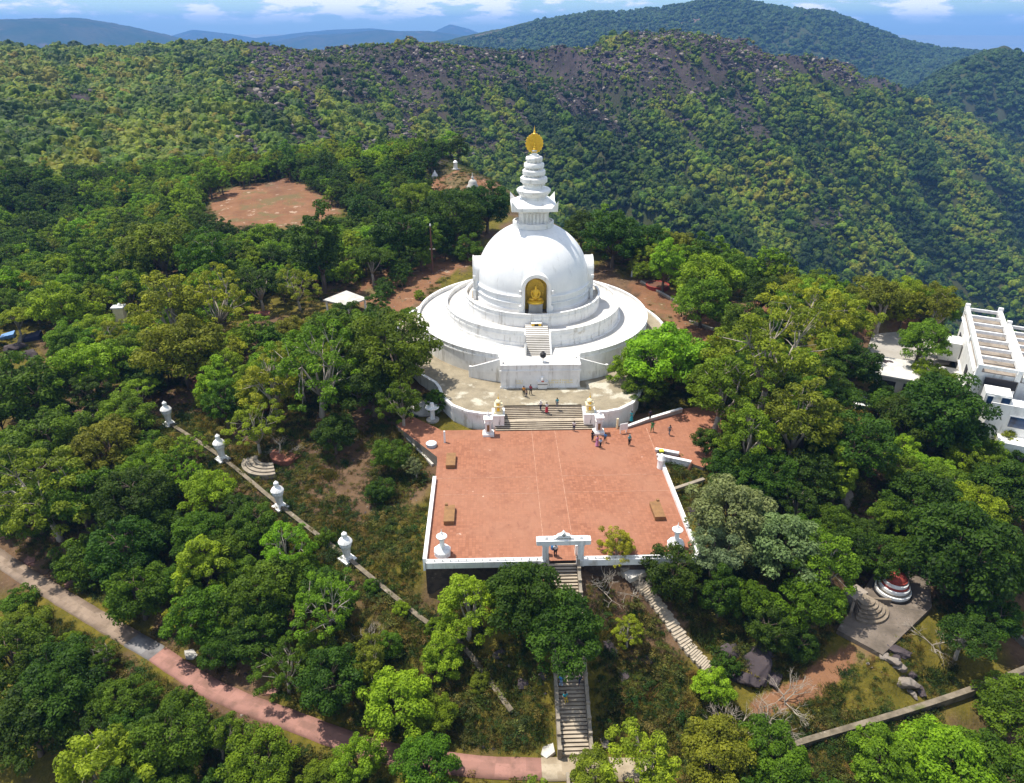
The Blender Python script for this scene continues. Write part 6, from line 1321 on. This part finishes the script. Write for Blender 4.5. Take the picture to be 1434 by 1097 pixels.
# monuments on the bare mound
def ong(u, v):
    x, y, ok = ground_uv(u, v); return (float(x[0]), float(y[0]), float(H(x[0], y[0])))
e = empty('mound_pillar', ong(638, 238), 0, 'white pillar with a dark base on top of the bare mound', 'pillar'); MB().lathe([(.9, -.4), (.9, .5), (.75, .55), (.7, 2.4), (.85, 2.6), (.6, 3.0), (.3, 3.3), (0, 3.4)], 14).build('pillar_shaft', W, e, True); MB().lathe([(1.6, -.5), (1.6, .25), (.9, .3)], 14).build('pillar_base', M['darkconc'], e)
e = empty('mound_stupa', ong(662, 262), .3, 'small white stupa shaped monument on the side of the mound', 'monument'); MB().lathe([(2.0, -.6), (1.9, .4), (1.5, .9), (1.45, 1.6), (1.0, 2.3), (.4, 2.6), (.3, 3.0), (.5, 3.2), (.15, 3.6), (.08, 4.6), (0, 4.7)], 16).build('monument_dome', M['conc'], e, True); MB().box(0, 0, -.8, 4.6, 4.0, 1.0).build('monument_base', M['palerock'], e)
e = empty('mound_cone', ong(609, 247), 0, 'tiny white cone at the west end of the mound', 'monument'); MB().lathe([(1.1, -.4), (1.0, .5), (.5, 1.2), (.15, 2.0), (0, 2.2)], 12).build('monument_dome', W, e, True); MB().lathe([(1.4, -.5), (1.4, .2), (1.0, .25)], 12).build('monument_base', M['conc'], e)
# blue sheets and other camp things at the west edge
for (u, v, a, b, lab) in ((12, 473, 2.6, 1.6, 'pale blue sheet spread over stones at the west edge'), (47, 474, 3.0, 2.6, 'dark blue tent like sheet beside the boulders')):
    q = ong(u, v); e = empty('cloth_sheet', q, .3, lab, 'sheet'); MB().prism([(-a/2, -b/2), (a/2, -b/2), (a/2, b/2), (-a/2, b/2)], -.2, [.5, .9, 1.2, .6]).build('sheet_cover', M['tarp'] if u < 30 else NVY, e); MB().box(0, 0, -.3, a*.6, b*.6, .5).build('sheet_load', M['stone'], e)
for (u, v, lab) in ((245, 560, 'white cloth bundle'),): pass
# low stone benches on the east slope
for (p0, p1, lab) in (((1192, 562), (1232, 565), 'upper of two pale stone benches on the east slope'), ((1196, 571), (1240, 575), 'lower of two pale stone benches on the east slope'), ((1232, 588), (1270, 596), 'short pale retaining ledge under the great dark tree')):
    e = empty('stone_ledge', (0, 0, 0), 0, lab, 'ledge', 'stone ledges on the east slope'); a, b = np.array(ong(*p0)), np.array(ong(*p1)); up = np.array((0, 0, .7)); MB().ribbon([a+up, (a+b)/2+up, b+up], .9, 1.3).build('ledge_body', M['conc'], e); MB().ribbon([a+up*1.15, (a+b)/2+up*1.15, b+up*1.15], 1.1, .1).build('ledge_top', W, e)
for (p0, p1, lab) in (((897, 396), (948, 425), 'pale kerb along the sandy track, upper stretch'), ((950, 427), (968, 436), 'pale kerb along the sandy track, short lower stretch'), ((965, 452), (1008, 466), 'dark edged kerb at the bend of the sandy track'), ((1050, 393), (1110, 405), 'low parapet at the cliff edge beyond the bare patch')):
    e = empty('track_kerb', (0, 0, 0), 0, lab, 'kerb', 'kerbs along the sandy track'); a, b = np.array(ong(*p0)), np.array(ong(*p1)); up = np.array((0, 0, .45)); MB().ribbon([a+up, (a+b)/2+up, b+up], .4, .9).build('kerb_body', M['stone'], e); MB().ribbon([a+up*1.2, (a+b)/2+up*1.2, b+up*1.2], .5, .09).build('kerb_top', M['conc'], e)
# boulders one can tell apart
BK = []
for k in range(5):
    V, Fq = rock_mesh(60+k, 4)
    for nm, mt_ in (('d', M['rock']), ('p', M['palerock'])):
        BK.append(npmesh('boulder_rock', V, Fq, [mt_]))
BL = ((1060, 935, 2.6, 0, 'big dark boulder on the bare slope left of the fan steps'), (1040, 950, 1.9, 0, 'dark boulder leaning on the big one left of the fan steps'), (1085, 950, 1.6, 0, 'dark angular boulder right of the big slope boulder'), (1020, 915, 1.5, 0, 'dark boulder above the slope cluster near the crooked stair foot'), (1075, 915, 1.3, 0, 'dark boulder at the upper edge of the slope cluster'),
      (1246, 932, 1.3, 1, 'long pale slab rock below the court corner'), (1266, 956, 1.4, 1, 'long pale slab rock nearest the boundary wall'), (1288, 968, 1.0, 0, 'dark rock at the end of the pale slab rocks'), (1257, 944, 1.1, 1, 'pale rock wedged between the two long slab rocks'), (1277, 945, .9, 0, 'dark rock beside the pale slabs, toward the court'), (1255, 925, .9, 0, 'dark rock above the pale slabs below the court corner'), (1278, 972, .8, 1, 'pale rock touching the foot of the boundary wall'), (1250, 912, 1.6, 0, 'dark mottled rock just under the court edge'), (1235, 925, 1.1, 1, 'small pale rock beside the long slab'),
      (760, 945, 1.1, 0, 'dark flat boulder left of the lower long stair'), (735, 960, 1.0, 0, 'smaller dark boulder by the broken hillside wall'), (700, 915, 1.0, 0, 'dark boulder under the tree in front of the terrace'), (485, 940, 1.7, 0, 'dark boulder on the slope above the end of the pink path'), (470, 915, 1.3, 0, 'upper dark boulder above the end of the pink path'),
      (870, 945, 1.2, 0, 'grey boulder right of the lower long stair'), (905, 925, 1.0, 0, 'grey boulder on the slope below the crooked stair'), (850, 915, 1.1, 0, 'dark boulder beside the east rail of the long stair'), (640, 810, 1.5, 0, 'dark boulder under the front wall of the terrace'), (968, 718, 1.2, 0, 'grey boulder in the yellow grass east of the terrace'), (980, 735, .9, 0, 'small grey boulder by the grey green tree'),
      (1238, 515, 3.4, 0, 'great dark layered rock in front of the concrete court'), (1226, 524, 2.0, 0, 'dark rock shelf under the great layered rock'), (1262, 520, 1.6, 1, 'pale broken block right of the layered rock'), (22, 490, 3.0, 0, 'dark boulder below the blue sheets at the west edge'), (42, 498, 2.6, 0, 'dark hollowed boulder at the west edge'), (30, 478, 2.0, 1, 'pale flat boulder under the blue sheets'), (100, 488, 1.6, 1, 'pale boulder under the round bright green tree'),
      (1185, 700, 1.8, 1, 'pale rock slab between the dark trees above the striped stupa'), (345, 775, 1.2, 1, 'pale broken slab below the third urn pillar'))
for i, (u, v, s_, pale, lab) in enumerate(BL):
    q = ong(u, v); o = bpy.data.objects.new('boulder', BK[(i*2+pale) % 10 if ((i*2+pale) % 2) == pale else (i*2) % 10]); COL.objects.link(o); o.location = (q[0], q[1], q[2]+.12*s_); o.scale = (s_*rnd.uniform(.9, 1.25), s_, s_*rnd.uniform(.7, 1.0)); o.rotation_euler = (rnd.uniform(-.3, .3), rnd.uniform(-.3, .3), rnd.uniform(0, 6)); tag(o, lab, 'boulder', 'boulders on the hillside')
# broken paving lying beside the path
for (u, v, a, m_, lab) in ((43, 786, .9, 'pathpink', 'broken pink paving slab beside the start of the grey path'), (100, 822, .8, 'pathpink', 'tilted pale pink slab beside the grey path under the large dark tree'), (381, 968, .7, 'pathpink', 'small broken pink slab above the bend of the pink path'), (268, 918, .8, 'conc', 'broken white slab beside the pink path near the grey slab'), (8, 748, 1.2, 'pathpink', 'pinkish block at the west picture edge above the grey path'), (768, 1050, .8, 'conc', 'white block standing left of the long stair foot'), (846, 1042, .6, 'palerock', 'pale stone right of the long stair foot')):
    q = ong(u, v); e = empty('broken_slab', (q[0], q[1], q[2]+.12), u*.7, lab, 'slab', 'broken slabs beside the path'); e.rotation_euler = (rnd.uniform(-.25, .25), rnd.uniform(-.25, .25), u*.7)
    MB().prism([(-a, -a*.6), (a*.3, -a*.8), (a, -a*.1), (a*.6, a*.7), (-a*.7, a*.5)], -.3, .14).build('slab_piece', M[m_], e); MB().prism([(a*.4, a*.5), (a*1.2, a*.2), (a*1.3, a*.9)], -.35, .02).build('slab_piece', M[m_], e)
# bare twiggy shrubs
def bare_mesh(seed):
    r_ = random.Random(seed); mb = MB()
    def grow(p, d, l, r, k):
        q = p+d*l; mid_ = (p+q)/2+Vector((r_.gauss(0, .06), r_.gauss(0, .06), 0))*l; mb.tube([p, mid_, q], [r, r*.8, r*.6], 4 if k else 6, cap=False)
        if k < 4:
            for i in range(r_.choice((2, 3))): grow(q, (d+Vector((r_.gauss(0, .55), r_.gauss(0, .55), r_.gauss(.1, .3)))).normalized(), l*r_.uniform(.6, .85), r*.6, k+1)
    for i in range(4): grow(Vector((r_.gauss(0, .2), r_.gauss(0, .2), -.2)), Vector((r_.gauss(0, .5), r_.gauss(0, .5), 1)).normalized(), 1.1, .06, 0)
    me = bpy.data.meshes.new('bare_branches'); me.from_pydata(mb.v, [], mb.f); me.materials.append(M['palebark']); return me
BM_ = [bare_mesh(i) for i in range(3)]
for i, (u, v, s_, lab) in enumerate(((1060, 1020, 1.35, 'bare grey shrub on the slope at the start of the boundary wall'), (1095, 985, 1.1, 'leafless shrub beside the dirt trail'), (1030, 1035, 1.2, 'leafless tangled shrub left of the bare grey one'), (850, 835, 1.1, 'thin leafless shrub under the terrace front by the landing block'), (1310, 905, 1.2, 'leafless shrub in the shade below the largest dark crown'), (885, 845, .9, 'leafless twigs right of the upper long stair'), (520, 905, .9, 'leafless shrub on the open grassy slope'), (395, 640, 1.0, 'pale dry shrub beside the round red platform'))):
    q = ong(u, v); o = bpy.data.objects.new('bare_shrub', BM_[i % 3]); COL.objects.link(o); o.location = q; o.scale = (s_*1.2, s_*1.2, s_); o.rotation_euler = (0, 0, i*1.3); tag(o, lab, 'shrub', 'leafless shrubs on the slope')

# ------------------------------------------------------------------ light, sky, air, camera
SUN_EL, SUN_ROT = R(67), R(-62)
w = bpy.data.worlds.new('World'); sc.world = w; w.use_nodes = True; nt = w.node_tree
bg = nt.nodes['Background']; sky = nd(nt, 'ShaderNodeTexSky', sky_type='NISHITA')
sky.sun_disc = False; sky.sun_elevation = SUN_EL; sky.sun_rotation = SUN_ROT; sky.altitude = 400; sky.air_density = 1.0; sky.dust_density = .6; sky.ozone_density = 1.5
tc = nd(nt, 'ShaderNodeTexCoord'); sep = nd(nt, 'ShaderNodeSeparateXYZ'); nt.links.new(tc.outputs['Generated'], sep.inputs[0])
# fair-weather clouds: noise on a flat layer overhead, plus a low bank near the horizon
mp = nd(nt, 'ShaderNodeMapping'); mp.inputs['Scale'].default_value = (11, 11, 44); mp.inputs['Location'].default_value = (3.3, 1.7, .15); nt.links.new(tc.outputs['Generated'], mp.inputs[0])
cn = nd(nt, 'ShaderNodeTexNoise'); cn.inputs['Scale'].default_value = 1.0; cn.inputs['Detail'].default_value = 10; cn.inputs['Roughness'].default_value = .6
nt.links.new(mp.outputs[0], cn.inputs['Vector'])
cm = nd(nt, 'ShaderNodeMapRange'); cm.inputs[1].default_value = .485; cm.inputs[2].default_value = .57; nt.links.new(cn.outputs['Fac'], cm.inputs[0])
lo = nd(nt, 'ShaderNodeMapRange'); lo.inputs[1].default_value = .002; lo.inputs[2].default_value = .014; nt.links.new(sep.outputs[2], lo.inputs[0])
cmul = nd(nt, 'ShaderNodeMath', operation='MULTIPLY'); nt.links.new(cm.outputs[0], cmul.inputs[0]); nt.links.new(lo.outputs[0], cmul.inputs[1])
sh = mix(nt, cm.outputs[0], (4.0, 4.9, 6.2), (7.6, 7.7, 7.9))
hz = nd(nt, 'ShaderNodeMapRange'); hz.inputs[1].default_value = 0; hz.inputs[2].default_value = .22; nt.links.new(sep.outputs[2], hz.inputs[0])
tn = mix(nt, hz.outputs[0], (.56, .82, 1.06), (1, 1, 1)); sm = nd(nt, 'ShaderNodeMix', data_type='RGBA', blend_type='MULTIPLY'); sm.inputs[0].default_value = 1; nt.links.new(sky.outputs[0], sm.inputs[6]); nt.links.new(tn, sm.inputs[7])
nt.links.new(mix(nt, cmul.outputs[0], sm.outputs[2], sh), bg.inputs['Color']); bg.inputs['Strength'].default_value = .125
sl = bpy.data.lights.new('sun', 'SUN'); sl.energy = 4.7; sl.angle = R(.9); sl.color = (1, .955, .87)
so = bpy.data.objects.new('sun', sl); COL.objects.link(so)
sdir = Vector((math.sin(SUN_ROT)*math.cos(SUN_EL), math.cos(SUN_ROT)*math.cos(SUN_EL), math.sin(SUN_EL)))
so.rotation_euler = sdir.to_track_quat('Z', 'Y').to_euler(); so.location = (0, 0, 120)
def build_haze():
    m = bpy.data.materials.new('thin_air'); m.use_nodes = True; nt = m.node_tree
    for n in list(nt.nodes):
        if n.type == 'BSDF_PRINCIPLED': nt.nodes.remove(n)
    v = nd(nt, 'ShaderNodeVolumePrincipled'); v.inputs['Color'].default_value = (.20, .46, 1.0, 1); v.inputs['Density'].default_value = .00011; v.inputs['Anisotropy'].default_value = 0.0
    nt.links.new(v.outputs[0], nt.nodes['Material Output'].inputs['Volume'])
    mb = MB(); mb.box(0, 6300, -264, 21000, 13400, 264+215); tag(mb.build('haze', m), kind='stuff')
HAZE = True
if HAZE: build_haze()
cd_ = bpy.data.cameras.new('camera'); co = bpy.data.objects.new('camera', cd_); COL.objects.link(co)
co.location = CAM; co.rotation_euler = (math.pi/2-TH, 0, -PS); cd_.sensor_width = 36; cd_.lens = 36*F/1434; cd_.clip_start = .5; cd_.clip_end = 60000
sc.camera = co
vs = sc.view_settings; vs.view_transform = 'Standard'; vs.look = 'None'; vs.gamma = 1; vs.exposure = .5
cy = sc.cycles; cy.max_bounces = 6; cy.diffuse_bounces = 4; cy.glossy_bounces = 2; cy.transmission_bounces = 2; cy.volume_bounces = 0; cy.caustics_reflective = False; cy.caustics_refractive = False
cy.use_denoising = True; cy.use_adaptive_sampling = True; cy.adaptive_threshold = .01
